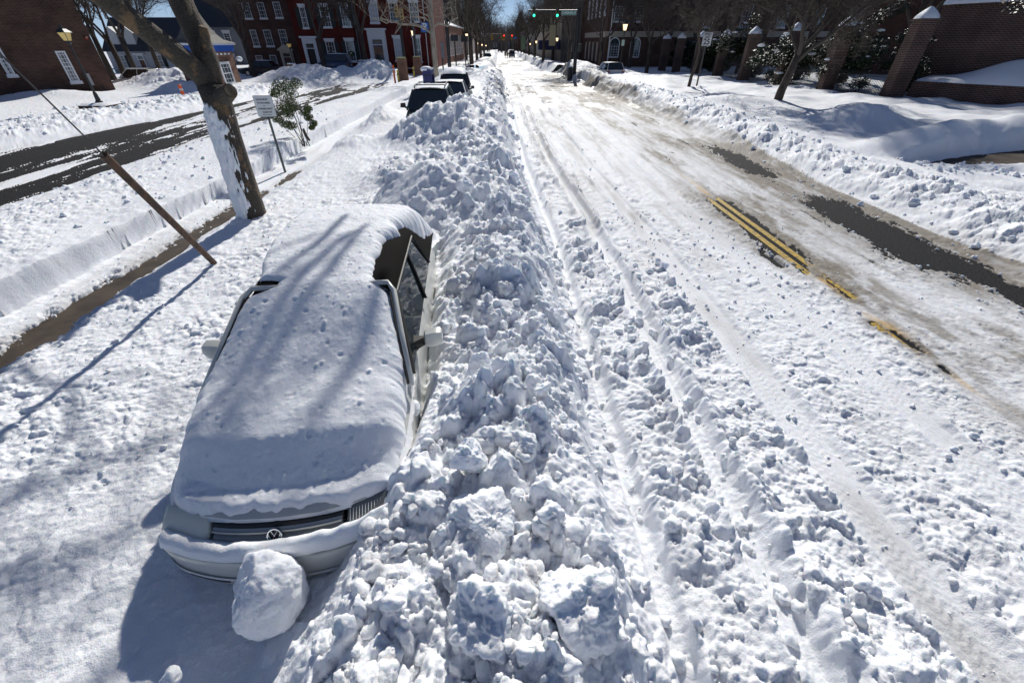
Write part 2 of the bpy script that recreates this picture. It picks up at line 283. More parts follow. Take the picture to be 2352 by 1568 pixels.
MOUNDS = [(-1.35, 8.0, 1.0, .9, .34, .45), (-2.4, 10.2, .8, .8, .25, .6), (-26.5, 41, 4.2, 2.4, 1.15, .6), (-23.5, 37.0, 3.0, 1.6, .45, .5), (-19.5, 48, 3.2, 2.2, 1.3, .5), (-12.6, 50.5, 3.0, 2.2, 1.45, .5), (-1.9, 14.9, 1.5, 1.0, .42, .8), (-.6, 16.5, .9, 1.5, .25, .8), (-2.9, 15.5, .8, .9, .40, .6), (-15.5, 52.5, 3.0, 1.8, .8, .4), (-30, 33.0, 3, 2, .35, .3),
          (14.2, 18.2, 1.6, 1.2, .42, .45), (16.6, 20.6, 2.0, 1.1, .42, .3), (12.0, 24.5, 2.2, 1.3, .4, .35), (11.0, 48, 2.2, 5, .7, .4), (9.5, 60, 2.5, 4, .9, .4), (13.5, 40, 2.5, 3, .3, .2),
          (-5.2, 20.5, .9, 1.6, .45, .45), (-4.9, 15.2, .8, .8, .28, .4), (-4.2, 38, 1.4, 3, .6, .4), (-1.2, 50, 1.6, 5, .8, .4), (-4.6, 57, 2.5, 3, .7, .4), (26.0, 21.0, 2.5, 1.6, .25, 0), (31, 18, 3, 2, .3, 0)]
EXP = [(4.7, 6.5, .10, .35, .8), (-5.85, 4.0, .42, 3.8, 1.15), (-5.85, 7.7, .36, 1.6, 1.1), (-6.0, 9.6, .30, 1.3, 1.0), (-5.85, -.5, .42, 2.5, 1.1), (-5.85, 12.1, .25, .9, .9), (7.75, 5.2, .22, 1.9, 1.2), (7.55, 7.9, .50, 1.9, 1.2), (7.62, 14.0, .42, 2.3, .9), (8.0, 3.6, .18, 1.6, .9),
       (5.12, 8.1, .24, 1.65, 1.25), (4.98, 7.0, .26, .45, .9), (5.2, 5.6, .09, .40, .8), (5.0, 6.05, .14, .12, .7), (5.13, 4.15, .07, .26, .7), (5.0, 4.45, .12, .14, .7), (5.12, 3.55, .04, .10, .6), (6.4, 6.4, .05, .7, .45), (6.75, 8.5, .06, .9, .5)]
def terrain(X, Y, spacing):
    """snow height, dirt, yellow, wet for points X (rows x cols), Y (rows x 1); spacing: sample distance, fades what is finer"""
    wx = ((fbm(X * .9, Y * .55, 5, 3) - .5) * .22 + (fbm(X * 3.3, Y * 2.4, 9, 3) - .5) * .14) * (1 - .65 * ss(.45, .6, X) * (1 - ss(5, 6, X)))
    edge = np.exp(-((X + 6.83) / .25) ** 2); wx = wx * (1 - .8 * edge)
    base = np.zeros_like(X); amp = np.zeros_like(X)
    for i in range(X.shape[0]):
        y = float(Y[i, 0]); c = [(np.interp(y, YK, a), np.interp(y, YK, b), np.interp(y, YK, d)) for a, b, d in CT]
        cx = [q[0] for q in c]; base[i] = np.interp(X[i] + wx[i], cx, [q[1] for q in c]); amp[i] = np.interp(X[i] + wx[i], cx, [q[2] for q in c])
    for mx, my, ax, ay, h, a in MOUNDS:
        g = np.exp(-((X - mx) / ax) ** 2 - ((Y - my) / ay) ** 2); base += h * g * (.75 + .5 * fbm(X * .7, Y * .7, 77, 3)); amp = np.maximum(amp, a * np.minimum(1, g * 2.5))
    verge = ss(11.5, 13, X) * (Y > 10)
    base += verge * ((fbm(X * .35, Y * .45, 90, 3) - .5) * .55)
    base += (fbm(X * .8, Y * .5, 21, 3) - .5) * .16 * ss(.05, .5, base) + (fbm(X * .25, Y * .2, 22, 2) - .5) * .2 * ss(.3, .7, base) * (np.abs(X) > 3)
    # footpath dug through the right-hand verge, with the drift behind it
    t = (X - 12.6) * .974 + (Y - 13.05) * .227; n = -(X - 12.6) * .227 + (Y - 13.05) * .974; wd = np.interp(t, [-1, 0, 2, 4.4, 40], [.08, .3, 1.0, 1.7, 1.8])
    nn = n + (fbm(X * 1.5, Y * 1.5, 50, 3) - .5) * .25
    inside = ss(-.8, .3, t) * (1 - ss(0, .35, np.abs(nn) - wd * .5)); drift = ss(-3, 2, t) * np.exp(-((nn - wd * .5 - 1.0) / .62) ** 2) * .42
    base = base * (1 - inside) + drift - inside * .03; amp = amp * (1 - inside) * (1 - .8 * ss(.02, .2, drift))
    front = ss(-1, 2, t) * np.exp(-((nn + wd * .5 + .75) / .75) ** 2); base *= 1 - .75 * front; amp *= 1 - .5 * front
    z = base.copy()
    def fd(c): return np.clip((c / np.maximum(spacing, 1e-4) - 1.0) / 1.3, 0, 1)
    q = fbm(X * 1.7, Y * 1.7, 33, 3); q2 = .35 + 1.3 * ss(.3, .7, q)
    big = ss(.45, 1, amp)
    wX = X + (fbm(X * 5, Y * 5, 61, 4, .6) - .5) * .22; wY = Y + (fbm(X * 5, Y * 5, 62, 4, .6) - .5) * .22
    z += big * .62 * domes(wX, wY, .62, 100, .75) + ss(.2, .8, amp) * .80 * q2 * domes(wX, wY, .30, 110, .8) * fd(.3)
    z += (amp ** .8) * 1.0 * q2 * domes(wX, wY, .145, 120, .8) * fd(.145) + (amp ** .6) * .85 * domes(X, Y, .072, 130, .75) * fd(.072) * ss(.42, .58, q + .08) + (amp ** .5) * .9 * domes(X, Y, .036, 140, .65) * fd(.036)
    z += amp * (fbm(X * 9, Y * 9, 44, 5, .6) - .5) * .13 + (.3 + amp) * (fbm(X * 40, Y * 36, 47, 2) - .5) * .012 * fd(.03) + (fbm(X * 22, Y * 18, 45, 3) - .5) * .008
    xr = X + np.interp(Y, YK, [-s for s in SH]) + (fbm(Y * .35, Y * 0, 95, 2) - .5) * .10
    for bx, bh, bw_ in ((1.60, .07, .06), (2.02, .06, .05), (2.64, .05, .055), (3.14, .045, .05), (4.02, .035, .045), (4.38, .035, .045), (4.86, .03, .06), (3.55, .02, .08)):
        z += bh * np.exp(-((xr - bx) / bw_) ** 2) * (.25 + 1.3 * fbm(X * 6, Y * 2.2, 96, 4, .6)) * np.interp(Y, [0, 40, 60], [1, 1, .3])
    tr_ = np.exp(-((xr - 2.89) / .17) ** 6) + np.exp(-((xr - 4.2) / .13) ** 6) + np.exp(-((xr - 1.8) / .09) ** 6) + np.exp(-((xr - 1.02) / .07) ** 6) * .6; z = z * (1 - .75 * np.clip(tr_, 0, 1)) + .024 * np.clip(tr_, 0, 1)
    # spade marks on the cut wall
    z += edge * (fbm(X * 4, Y * 6, 46, 3) - .5) * .05
    road = ((X > 2.6) & (X < 8.6)).astype(float)
    for cxx in (1.78, 2.89, 4.19):
        g = np.exp(-((X + np.interp(Y, YK, [-s for s in SH]) - cxx) / .15) ** 4); z += g * (.006 * np.sin((X + np.interp(Y, YK, [-s for s in SH])) * 2 * math.pi / .05) * fd(.04) + .0018 * np.sign(np.sin(Y * 2 * math.pi / .07 + 3 * np.sin(X * 40))) * fd(.05) * (fbm(X * 3, Y * 1.5, 48, 2) > .45))
    z += road * ((fbm(X * 2.5, Y * .6, 70, 4) - .5) * .018 + ss(6, 12, Y) * (fbm(X * 5, Y * .35, 75, 4, .6) - .5) * .05) + ((X > .6) & (X < 2.8)) * ss(8, 14, Y) * (fbm(X * 5, Y * .5, 76, 4, .6) - .5) * .09
    # where the ground shows through
    rag = (fbm(X * 3, Y * 1.6, 71, 4) - .5) * 1.9 + (fbm(X * 12, Y * 7, 72, 4, .65) - .5) * 2.6 + (fbm(X * 45, Y * 30, 78, 2) - .5) * .9 * fd(.03)
    hole = np.full_like(X, -9.)
    for ex, ey, ax, ay, s in EXP:
        hole = np.maximum(hole, s - np.sqrt(((X - ex) / ax) ** 2 + ((Y - ey) / ay) ** 4))
    z -= .075 * ss(-.1, .25, hole + rag * .55)
    sr = (X > -30) & (X < -8); st = fbm(X * 1.1 + Y * .06, Y * .16, 73, 5); st2 = fbm(X * 5 + Y * .3, Y * .7, 74, 4)
    lowz = 1 - ss(.01, .07, base); wgt = np.interp(Y, [0, 15, 27, 40, 60], [.08, .04, -.01, -.05, -.08])
    z -= sr * lowz * .06 * ss(-.03, .05, st - .5 + .5 * (st2 - .5) + .25 * (fbm(X * 16, Y * 4, 79, 3) - .5) + wgt + .02)
    dirt = ((X > 1.0) & (X < 8.6)) * ss(3, 12, Y) * (.09 + .30 * ss(.4, .62, fbm(X * 3.2, Y * .22, 88, 5, .6))) * (.5 + .8 * ss(.35, .6, fbm(X * 7, Y * 1.5, 89, 4))) + road * (.14 + .55 * ss(.38, .66, fbm(X * 1.4, Y * .35, 80, 4))) * (.5 + .7 * ss(.35, .65, fbm(X * 9, Y * 3.5, 84, 3))) * ss(4.4, 5.6, X) + .55 * ss(-2.2, .1, hole + rag * .6) * (X > 4) + .35 * ss(-.6, .3, hole) * (X < 0)
    for cxx in (2.89,): dirt += .32 * np.exp(-((X - cxx + .4 * ss(8, 16, Y)) / .16) ** 2) * ss(.35, .6, fbm(X * 2, Y * .8, 81, 3))
    dirt += .12 * ss(.5, .75, fbm(X * 2, Y * 1.1, 82, 4)) * ((X > .8) & (X < 8.6)) + .25 * lowz * sr * ss(.4, .6, st2) + .22 * (1 - ss(.03, .12, base)) * ((X < -5.3) & (X > -6.7)) * ss(.4, .6, st2)
    farw = ss(22, 34, Y) * ((X > -.5) & (X < 8)); wn = fbm(X * .9, Y * .25, 85, 4)
    dirt += .55 * farw * ss(.5, .62, fbm(X * 1.3, Y * .5, 86, 4)); wet = farw * ss(.44, .52, wn) * (1 - ss(.5, .62, fbm(X * 1.3, Y * .5, 86, 4)))
    z = np.where(farw > 0, np.where(wet > .3, z * .3 + .02, z), z)
    yl = np.exp(-((X - 5.14) / .11) ** 2) * ss(.46, .70, fbm(X * 7, Y * 1.8, 87, 4) + .05) * ((Y > 2.2) & (Y < 13)) * .6 * np.interp(Y, [2.2, 3.4, 10, 13], [0, .8, 1, 0])
    return z, np.clip(dirt, 0, 1), yl, np.clip(wet, 0, 1)
rows = []; y = -1.6
while y < 64: rows.append(y); y += min(.13, max(.0105, .0006 * (y * y + 9.6)))
rows = np.array(rows)[:, None]; U = np.linspace(-1, 1, 1480)[None, :]
GX = U * (3.9 + 1.27 * (rows + 1.6)); GY = rows + 0 * GX; SPC = np.maximum(GX[:, 1:2] - GX[:, 0:1], np.gradient(rows[:, 0])[:, None])
GZ, GD, GYL, GW = terrain(GX, rows, SPC); GZ = GZ + drop(GY)
def ground(x, y):                        # snow height at a point, read off the grid
    i = int(np.clip(np.searchsorted(rows[:, 0], y) - 1, 0, len(rows) - 2)); w_ = 3.9 + 1.27 * (rows[i, 0] + 1.6)
    u = (x / w_ + 1) / 2 * (GX.shape[1] - 1); j = int(np.clip(u, 0, GX.shape[1] - 2)); return float(GZ[i, j])
nr, nc = GX.shape; ii = (np.arange(nr - 1)[:, None] * nc + np.arange(nc - 1)[None, :]).ravel()
np_mesh('snow_ground', np.stack([GX.ravel(), GY.ravel(), GZ.ravel()], 1), np.stack([ii, ii + 1, ii + nc + 1, ii + nc], 1), SNOW, attrs=dict(dirt=GD, yellow=GYL, wet=GW), kind='structure')
# farther on: a coarse continuation to the end of the street and the country beyond
fy = np.concatenate([np.arange(63.6, 150, .5), np.arange(150, 420, 2.0), [600, 1500]])[:, None]; fx = np.concatenate([[-900, -300], np.arange(-100, -14, 2.0), np.arange(-14, 14, .2), np.arange(14, 102, 2.0), [300, 900]])[None, :]
FX = fx + 0 * fy; FY = fy + 0 * fx
fz = np.interp(FX + (fbm(FX * .3, FY * .15, 3, 3) - .5) * .8, [-900, -9, -5, -3.2, -1.6, -.6, 6.4, 7.4, 8.6, 10, 14, 900], [.6, .5, .4, .9, .9, .03, .03, .8, .9, .5, .5, .6])
am = np.interp(FX, [-12, -5, -1, -.5, 6.5, 7.5, 11, 14], [.1, .5, .5, .05, .05, .5, .5, .1])
fz = fz + am * (fbm(FX * 1.2, FY * .8, 4, 4) - .4) * 1.1 + 1.1 * np.exp(-((FX + 2.5) / 3) ** 2 - ((FY - 175) / 7) ** 2) + .9 * np.exp(-((FX - 4) / 2.6) ** 2 - ((FY - 190) / 7) ** 2) + .3 * np.exp(-((FX + 1.5) / 1.6) ** 2 - ((FY - 84) / 5) ** 2)
fz = fz + drop(FY); fw = ((FX > -.5) & (FX < 6.4)) * ss(.42, .55, fbm(FX * .9, FY * .12, 6, 3)); nr, nc = FX.shape; ii = (np.arange(nr - 1)[:, None] * nc + np.arange(nc - 1)[None, :]).ravel()
np_mesh('snow_ground', np.stack([FX.ravel(), FY.ravel(), fz.ravel()], 1), np.stack([ii, ii + 1, ii + nc + 1, ii + nc], 1), SNOW, attrs=dict(dirt=(.25 + .7 * ss(.4, .6, fbm(FX * 1.5, FY * .12, 7, 4))) * (1 - fw) * ((FX > -.5) & (FX < 6.4)), yellow=0 * FX, wet=fw), kind='structure')
def strip(name, x0, x1, y0, y1, z, m, kind='structure', x0b=None, x1b=None):
    rowsq = []
    for k in range(33):
        t = k / 32; yy = y0 + (y1 - y0) * t; a = x0 + ((x0b if x0b is not None else x0) - x0) * t; b = x1 + ((x1b if x1b is not None else x1) - x1) * t
        rowsq.append([(a, yy, z + float(drop(yy))), (b, yy, z + float(drop(yy)))])
    return MB().grid(rowsq).build(name, m, None, kind=kind)
strip('road', -.6, 9.2, -4, 66, 0.0, ASPH); strip('side_road', -20.5, -9.8, -2, 58, -.012, ASPH); strip('sidewalk', -6.75, -5.42, -4, 40, -.004, CONC)
for x in (5.03, 5.25): strip('road_marking', x - .06, x + .06, -4, 62, .005, YEL)
MB().add([(10.5, 13.4, -.004), (28, 19.5, -.004), (28, 12.8, -.004), (12.5, 10.9, -.004)], [(0, 1, 2, 3)]).build('path', CONC, None, kind='structure')

# ------------------------------------------------------------------ loose chunks of snow
def ico(sub):
    bm = bmesh.new(); bmesh.ops.create_icosphere(bm, subdivisions=sub, radius=1); v = np.array([q.co[:] for q in bm.verts]); f = np.array([[q.index for q in p.verts] for p in bm.faces]); bm.free(); return v, f
def chunk_shape(sub, seed, cuts=7, rough=.16):
    v, f = ico(sub); g = np.random.default_rng(seed); r = np.ones(len(v)) * 1.12
    for _ in range(cuts):
        n = g.normal(size=3); n /= np.linalg.norm(n); d = g.uniform(.55, .95); dn = v @ n; r = np.where(dn > .05, np.minimum(r, d / np.maximum(dn, .05)), r)
    o = g.uniform(0, 50, 3)
    for fr, am_ in ((1.6, rough), (3.2, rough * .85), (6.5, rough * .48), (13, rough * .30), (26, rough * .17), (50, rough * .09)):
        r = r + am_ * (vn3(v * fr + o, seed) - .5) * 2
    return v * r[:, None] * g.uniform(.75, 1.15, 3), f
BIG = [chunk_shape(3, 500 + k, 12, .17) for k in range(8)]; HUGE = [chunk_shape(4, 520 + k, 13, .17) for k in range(8)]; SML = [chunk_shape(2, 600 + k, 9, .18) for k in range(8)]
def rotm(g):
    a, b, c = g.uniform(0, 6.28, 3); return np.array(Matrix.Rotation(a, 3, 'X') @ Matrix.Rotation(b, 3, 'Y') @ Matrix.Rotation(c, 3, 'Z'))
Vs = []; Fs = []; off = 0; g = np.random.default_rng(5)
def put(shape, x, y, z, r):
    global off
    v, f = shape; Vs.append((v @ rotm(g).T) * r + np.array([x, y, z])); Fs.append(f + off); off += len(v)
def scatter(n, x0, x1, y0, y1, r0, r1, pw=2.2, sink=.25, ok=None):
    for _ in range(n):
        x = g.uniform(x0, x1); y = g.uniform(y0, y1)
        if ok and not ok(x, y): continue
        r = r0 + (r1 - r0) * g.random() ** pw; put(SML[g.integers(8)] if r < .028 else (BIG if r < .06 else HUGE)[g.integers(8)], x, y, ground(x, y) + r * (1 - 2 * sink) * .6, r)
nocar = lambda x, y: not (x < -.62 and 1.15 < y < 5.6)
scatter(420, -.62, .7, .2, 6, .015, .09, 3.4, .42, ok=nocar); scatter(70, -.88, -.56, 1.05, 1.5, .02, .06, 2, .3); scatter(120, -.95, .7, .3, 1.35, .02, .08, 3, .4, ok=nocar)
scatter(450, .7, 2.6, .3, 6.5, .012, .07, 3.2, .35); scatter(800, 2.2, 5.0, .3, 9, .006, .034, 3.5, .35); scatter(400, 5, 8, 1.5, 12, .004, .02, 3, .35)
scatter(330, -2.6, .6, 6, 18, .03, .15, 3, .42, ok=lambda x, y: not (x < -.9 and 6.8 < y < 9)); scatter(140, 0.3, 3, 6, 26, .015, .05, 3, .45); scatter(420, 8.1, 10.6, 2, 30, .02, .10, 3.2, .42)
scatter(700, 7.0, 8.2, 3.5, 10.5, .006, .028, 3, .3); scatter(300, 7.0, 8.2, 12, 17, .004, .014, 3, .2); scatter(160, 4.8, 5.5, 4, 10, .004, .014, 3, .2)
scatter(350, -5.3, -2.4, .3, 9, .008, .03, 3.5, .35, ok=lambda x, y: y > 1.8 or x < -3.4); scatter(250, -6.7, -5.4, 3, 13, .006, .025, 3, .35); scatter(220, -11, -7, 5, 22, .02, .07, 3, .4); scatter(250, -24, -17.6, 14, 36, .04, .14, 3, .45)
scatter(100, -1.2, .6, 18, 44, .05, .16, 2, .45); scatter(80, 10, 14, 15, 28, .02, .08, 3, .4); scatter(80, 12, 15, 11.4, 13.4, .03, .10, 3, .3); scatter(120, -14.5, -10.5, 48, 53, .06, .2, 2, .45)
np_mesh('snow_chunks', np.concatenate(Vs), np.concatenate(Fs), SNOWP, kind='stuff', label='loose broken chunks of ploughed snow strewn over banks and road', cat='snow')
def boulder(px, py, z, rx, rz, seed, label, sub=5, cuts=6, rough=.16, ry=None):
    p = at_z(px, py, z); v, f = chunk_shape(sub, seed, cuts, rough); v = v / np.abs(v).max(0) * np.array([rx, ry or rx, rz])
    o = np_mesh('snow_boulder', v, f, SNOWP, label=label, cat='snow boulder', group='big lumps of ploughed snow'); o.location = p; return o
boulder(606, 1362, .50, .225, .275, 58, 'large round snow boulder leaning on the bumper of the buried white car', sub=6, cuts=4, rough=.07)
boulder(628, 1478, .20, .085, .08, 4, 'small snow lump right below the big snowball at the car bumper', 4)
boulder(1322, 1385, .80, .25, .24, 16, 'pitted snow boulder on top of the ploughed ridge at the bottom edge', 6, 9, .13)
boulder(1125, 1420, .80, .22, .27, 27, 'jagged snow boulder left of the pitted one, at the bottom edge of the ridge', 6, 10, .13)
boulder(1110, 1195, .88, .22, .13, 18, 'wide flat snow slab lying on the ridge beside the car headlight', 6, 10, .12)
boulder(1245, 1215, .84, .075, .13, 29, 'upright oblong snow block standing on the ridge', 4, 6, .12)
boulder(1308, 1218, .80, .085, .075, 20, 'small round snow lump right of the upright block on the ridge', 4, 6, .12)
boulder(1075, 1050, .95, .13, .2, 31, 'tall snow boulder on the ridge beside the car fender', 6, 10, .12)
boulder(1190, 1020, .9, .13, .11, 42, 'rounded snow boulder on the ridge crest right of the car fender', 6, 10, .12)
boulder(1100, 850, .95, .12, .17, 33, 'snow boulder on the ridge just past the car mirror', 6, 10, .12)
boulder(1120, 1010, .9, .1, .1, 34, 'knobbly snow lump between the tall boulder and the rounded one on the ridge', 5, 10, .12)
boulder(940, 940, .72, .09, .08, 35, 'smooth snow lump pressed against the right fender of the buried car', 4, 5, .1)
boulder(390, 1555, .34, .055, .05, 36, 'lone snow lump in the shadow in front of the car, at the bottom edge', 4, 5, .1)

# ------------------------------------------------------------------ the buried white convertible (local frame: x right, y back from the nose, z up)
car = thing('parked_car', 'white soft-top convertible buried under snow beside the ploughed ridge', 'car', (-1.425, 1.305, 0), R(4.6))
BY = [.17, .25, .50, .90, 1.20, 1.6, 2.4, 3.2, 3.9, 4.6]; BW = [.72, .755, .785, .805, .81, .815, .82, .82, .82, .76]; BZ = [.695, .735, .80, .875, .925, .93, .93, .93, .92, .82]
def bow(x, y, hw): return .20 * (abs(x) / hw) ** 2.3 * max(0, 1 - (y - .05) / 1.1)
def sec(hw, zt, y, lo=.26):
    pr = [(0, zt), (.35, zt - .003), (.7, zt - .014), (.88, zt - .035), (.955, zt - .07), (.985, zt - .12), (1.0, zt - .22), (1.0, .5), (.985, .38), (.96, lo)]
    pts = [(-a * hw, z) for a, z in pr[::-1]] + [(a * hw, z) for a, z in pr[1:]]
    return [(x, y + bow(x, y, hw), z) for x, z in pts]
b = MB(); rw = []
for y in np.concatenate([np.linspace(.17, 1.2, 15), np.linspace(1.35, 4.6, 16)]): rw.append(sec(float(np.interp(y, BY, BW)), float(np.interp(y, BY, BZ)), float(y)))
b.grid(rw); b.f.append(tuple(range(len(rw[0])))); k = len(b.v) - len(rw[0]); b.f.append(tuple(range(k, len(b.v))))
body = b.build('body', CARW, car, smooth=True); body.data.set_sharp_from_angle(angle=R(35)) if hasattr(body.data, 'set_sharp_from_angle') else None
def bowstrip(z0, z1, y0, y1, x0, x1, n=24, lip=0):   # band wrapped along the nose curve
    m = MB(); r_ = []
    for i in range(n + 1):
        x = x0 + (x1 - x0) * i / n; o = .20 * (abs(x) / .80) ** 2.3; e = .06 * max(0, (abs(x) - .62) / .2) ** 2
        r_.append([(x, y1 + o + e, z1), (x, y0 + .015 + o + e, z1 - .004), (x, y0 + o + e, z1 - .02), (x, y0 + o + e, z0 + .02), (x, y0 + .02 + o + e, z0), (x, y1 + o + e, z0)])
    m.grid(r_); m.f.append((0, 1, 2, 3, 4, 5)); q = len(m.v); m.f.append((q - 6, q - 5, q - 4, q - 3, q - 2, q - 1)); return m
bm_ = bowstrip(.26, .555, -.03, .20, -.775, .775, 30).build('bumper', CARW, car, smooth=True)
bowstrip(.36, .375, -.042, .0, -.76, .76, 30).build('trim_strip', WHT, bm_)
for s_ in (-1, 1): bowstrip(.285, .345, -.034, .05, s_ * .34, s_ * .62, 10).build('fog_lamp_slot', BLK, bm_)
gr = bowstrip(.575, .665, .14, .2, -.40, .40, 16).build('grille', BLK, car)
for z in (.590, .628): bowstrip(z, z + .020, .04 + (z - .54) * .8, .16, -.39, .39, 16).build('slat', mat('grille_slat', (.45, .46, .45), .35), gr)
def lens(s_, m):
    r_ = []
    for i in range(15):
        t = i / 14; x = s_ * (.42 + .31 * t); o = .20 * (abs(x) / .80) ** 2.3; z1 = .675 + .012 * t; z0 = .565 + .008 * t + .03 * max(0, (t - .8) / .2) ** 2; y0 = .05 + o + .02 * max(0, (.12 - t) / .12)
        r_.append([(x, y0 + .14, z1), (x, y0 + .115, z1 - .004), (x, y0 + .045, (z0 + z1) / 2), (x, y0 + .0, z0 + .006), (x, y0 + .08, z0)])
    q = MB().grid(r_); q.f.append(tuple(range(5))); k = len(q.v); q.f.append(tuple(range(k - 5, k))); h = q.build('headlight', m, car, smooth=True); return h
h1 = lens(-1, LENS); h1['label'] = 'frosted left headlight filmed with snow'; h2_ = lens(1, CLENS); h2_['label'] = 'clear ribbed headlight half buried in snow'
rb = MB()
for i in range(16):
    x = .44 + .27 * i / 15; o = .20 * (x / .80) ** 2.3; rb.tube([(x, .052 + o, .57), (x, .088 + o, .615), (x, .155 + o, .670)], .0022, 5)
rb.build('lens_ribs', CHR, h2_)
# emblem: ring with a V over a W
em = thing('emblem_root', 'x', 'x'); bpy.data.objects.remove(em)
e = MB(); cx0, cz0, cy0 = 0, 0, 0
e.tube([(cx0 + .042 * math.cos(a), cy0, cz0 + .042 * math.sin(a)) for a in np.linspace(0, 2 * math.pi, 33)], .0055, 6, False)
for seg in ([(-.028, .048), (0, -.002), (.028, .048)], [(-.055, .022), (-.026, -.046), (0, .004), (.026, -.046), (.055, .022)]): e.tube([(cx0 + x * .68, cy0, cz0 + z * .68) for x, z in seg], .0038, 6)
emb = e.build('emblem', CHR, car); emb.location = (0, .09, .632); emb.rotation_euler = (-R(35), 0, 0); MB().prism([(.039 * math.cos(a) , cz0 + .039 * math.sin(a)) for a in np.linspace(0, 2 * math.pi, 24, endpoint=False)], 'y', .006, .03).build('emblem_disc', BLK, emb)
# windscreen, frame, hood top, side windows
WB, WT = (1.15, .925, .755), (1.86, 1.345, .60)          # (y, z, half width) at foot and head
MB().add([(-WB[2], WB[0], WB[1]), (WB[2], WB[0], WB[1]), (WT[2], WT[0], WT[1]), (-WT[2], WT[0], WT[1])], [(0, 1, 2, 3)]).build('windscreen', CGLS, car)
fr = MB(); fr.tube([(-.785, 1.08, .915), (-.70, 1.47, 1.15), (-.625, 1.84, 1.35), (-.57, 1.93, 1.385), (.57, 1.93, 1.385), (.625, 1.84, 1.35), (.70, 1.47, 1.15), (.785, 1.08, .915)], .024, 8)
frm = fr.build('windscreen_frame', CARW, car, smooth=True)
for s_ in (-1, 1): MB().tube([(s_ * .765, 1.08, .93), (s_ * .672, 1.47, 1.155), (s_ * .60, 1.82, 1.345)], .014, 6).build('frame_seal', RUB, frm)
def roof(y, hw=None):
    zt = float(np.interp(y, [1.86, 2.17, 2.72, 3.33, 3.67, 4.0, 4.28], [1.385, 1.415, 1.435, 1.40, 1.30, 1.12, .94])); h = float(np.interp(y, [1.86, 2.6, 3.4, 3.8, 4.28], [.60, .60, .61, .66, .74])); return zt, h
r_ = []
for y in np.linspace(1.90, 4.28, 26):
    zt, h = roof(y); r_.append([(x * h, y, zt - dz * 1) for x, dz in ((-1.05, .13), (-1, .075), (-.93, .035), (-.75, .012), (-.4, .002), (0, 0), (.4, .002), (.75, .012), (.93, .035), (1, .075), (1.05, .13))])
top = MB().grid(r_).build('soft_top', FAB, car, smooth=True)
for s_ in (-1, 1):                        # rear quarter of the cloth top, down to the belt line
    MB().grid([[(s_ * (roof(y)[1] * 1.045), y, roof(y)[0] - .125), (s_ * (.5 * roof(y)[1] + .41), y + .03, (roof(y)[0] - .125 + .93) / 2), (s_ * .80, y + .08, .925)] for y in np.linspace(3.20, 4.2, 8)]).build('roof_quarter', FAB, top, smooth=True)
    gl = MB().add([(s_ * .795, 1.24, .94), (s_ * .80, 3.27, .935), (s_ * .638, 3.20, 1.285), (s_ * .625, 1.92, 1.29)], [(0, 1, 2, 3)]).build('side_window', CGLS, car)
    MB().tube([(s_ * .800, 1.20, .935), (s_ * .640, 1.90, 1.31), (s_ * .648, 3.20, 1.30), (s_ * .805, 3.27, .94)], .013, 6).build('window_seal', RUB, gl)
    MB().tube([(s_ * .635, 2.75, 1.31), (s_ * .725, 2.60, 1.12), (s_ * .815, 2.42, .93)], .016, 6).build('divider_bar', RUB, gl)
    d = MB().box(s_ * .842, s_ * .85, 1.3, 2.45, .45, .455).build('rub_strip', RUB, body)
    mr = MB(); prf = [(.0, -.035, -.055), (.0, .045, -.06), (.0, .06, .0), (.0, .05, .055), (.0, -.03, .05), (.0, -.055, 0)]
    rws = []
    for t, sc in ((.07, .55), (.085, .95), (.15, 1.05), (.21, .95), (.23, .7)): rws.append([(s_ * (.79 + t - (.07 if s_ < 0 else 0)), 1.58 + q[1] * sc + .04 * t, 1.00 + q[2] * 1.25 * sc + .12 * (t - .1)) for q in prf + [prf[0]]])
    mr.grid(rws); mr.f.append(tuple(range(6))); kk = len(mr.v); mr.f.append(tuple(range(kk - 7, kk - 1)))
    mo = mr.build('side_mirror', CARW, car, smooth=True); mo.data.set_sharp_from_angle(angle=R(40)) if hasattr(mo.data, 'set_sharp_from_angle') else None
    MB().hexa([(s_ * .77, 1.50, .90), (s_ * .77, 1.66, .90), (s_ * .81, 1.64, .92), (s_ * .81, 1.55, .92)], [(s_ * .73, 1.52, .99), (s_ * .73, 1.64, 1.01), (s_ * .88, 1.62, 1.0), (s_ * .88, 1.56, .96)]).build('mirror_foot', RUB, mo)
    for yw in (.78, 3.18):
        wh = MB(); wh.tube([(s_ * .66, yw, .30), (s_ * .83, yw, .30)], .295, 20); wo = wh.build('wheel', RUB, car, smooth=False); MB().tube([(s_ * .832, yw, .30), (s_ * .838, yw, .30)], .18, 16).build('rim', CHR, wo)
MB().tube([(.30, 1.10, .955), (.02, 1.22, .985), (-.30, 1.19, .985)], .007, 5).build('wiper', RUB, car)

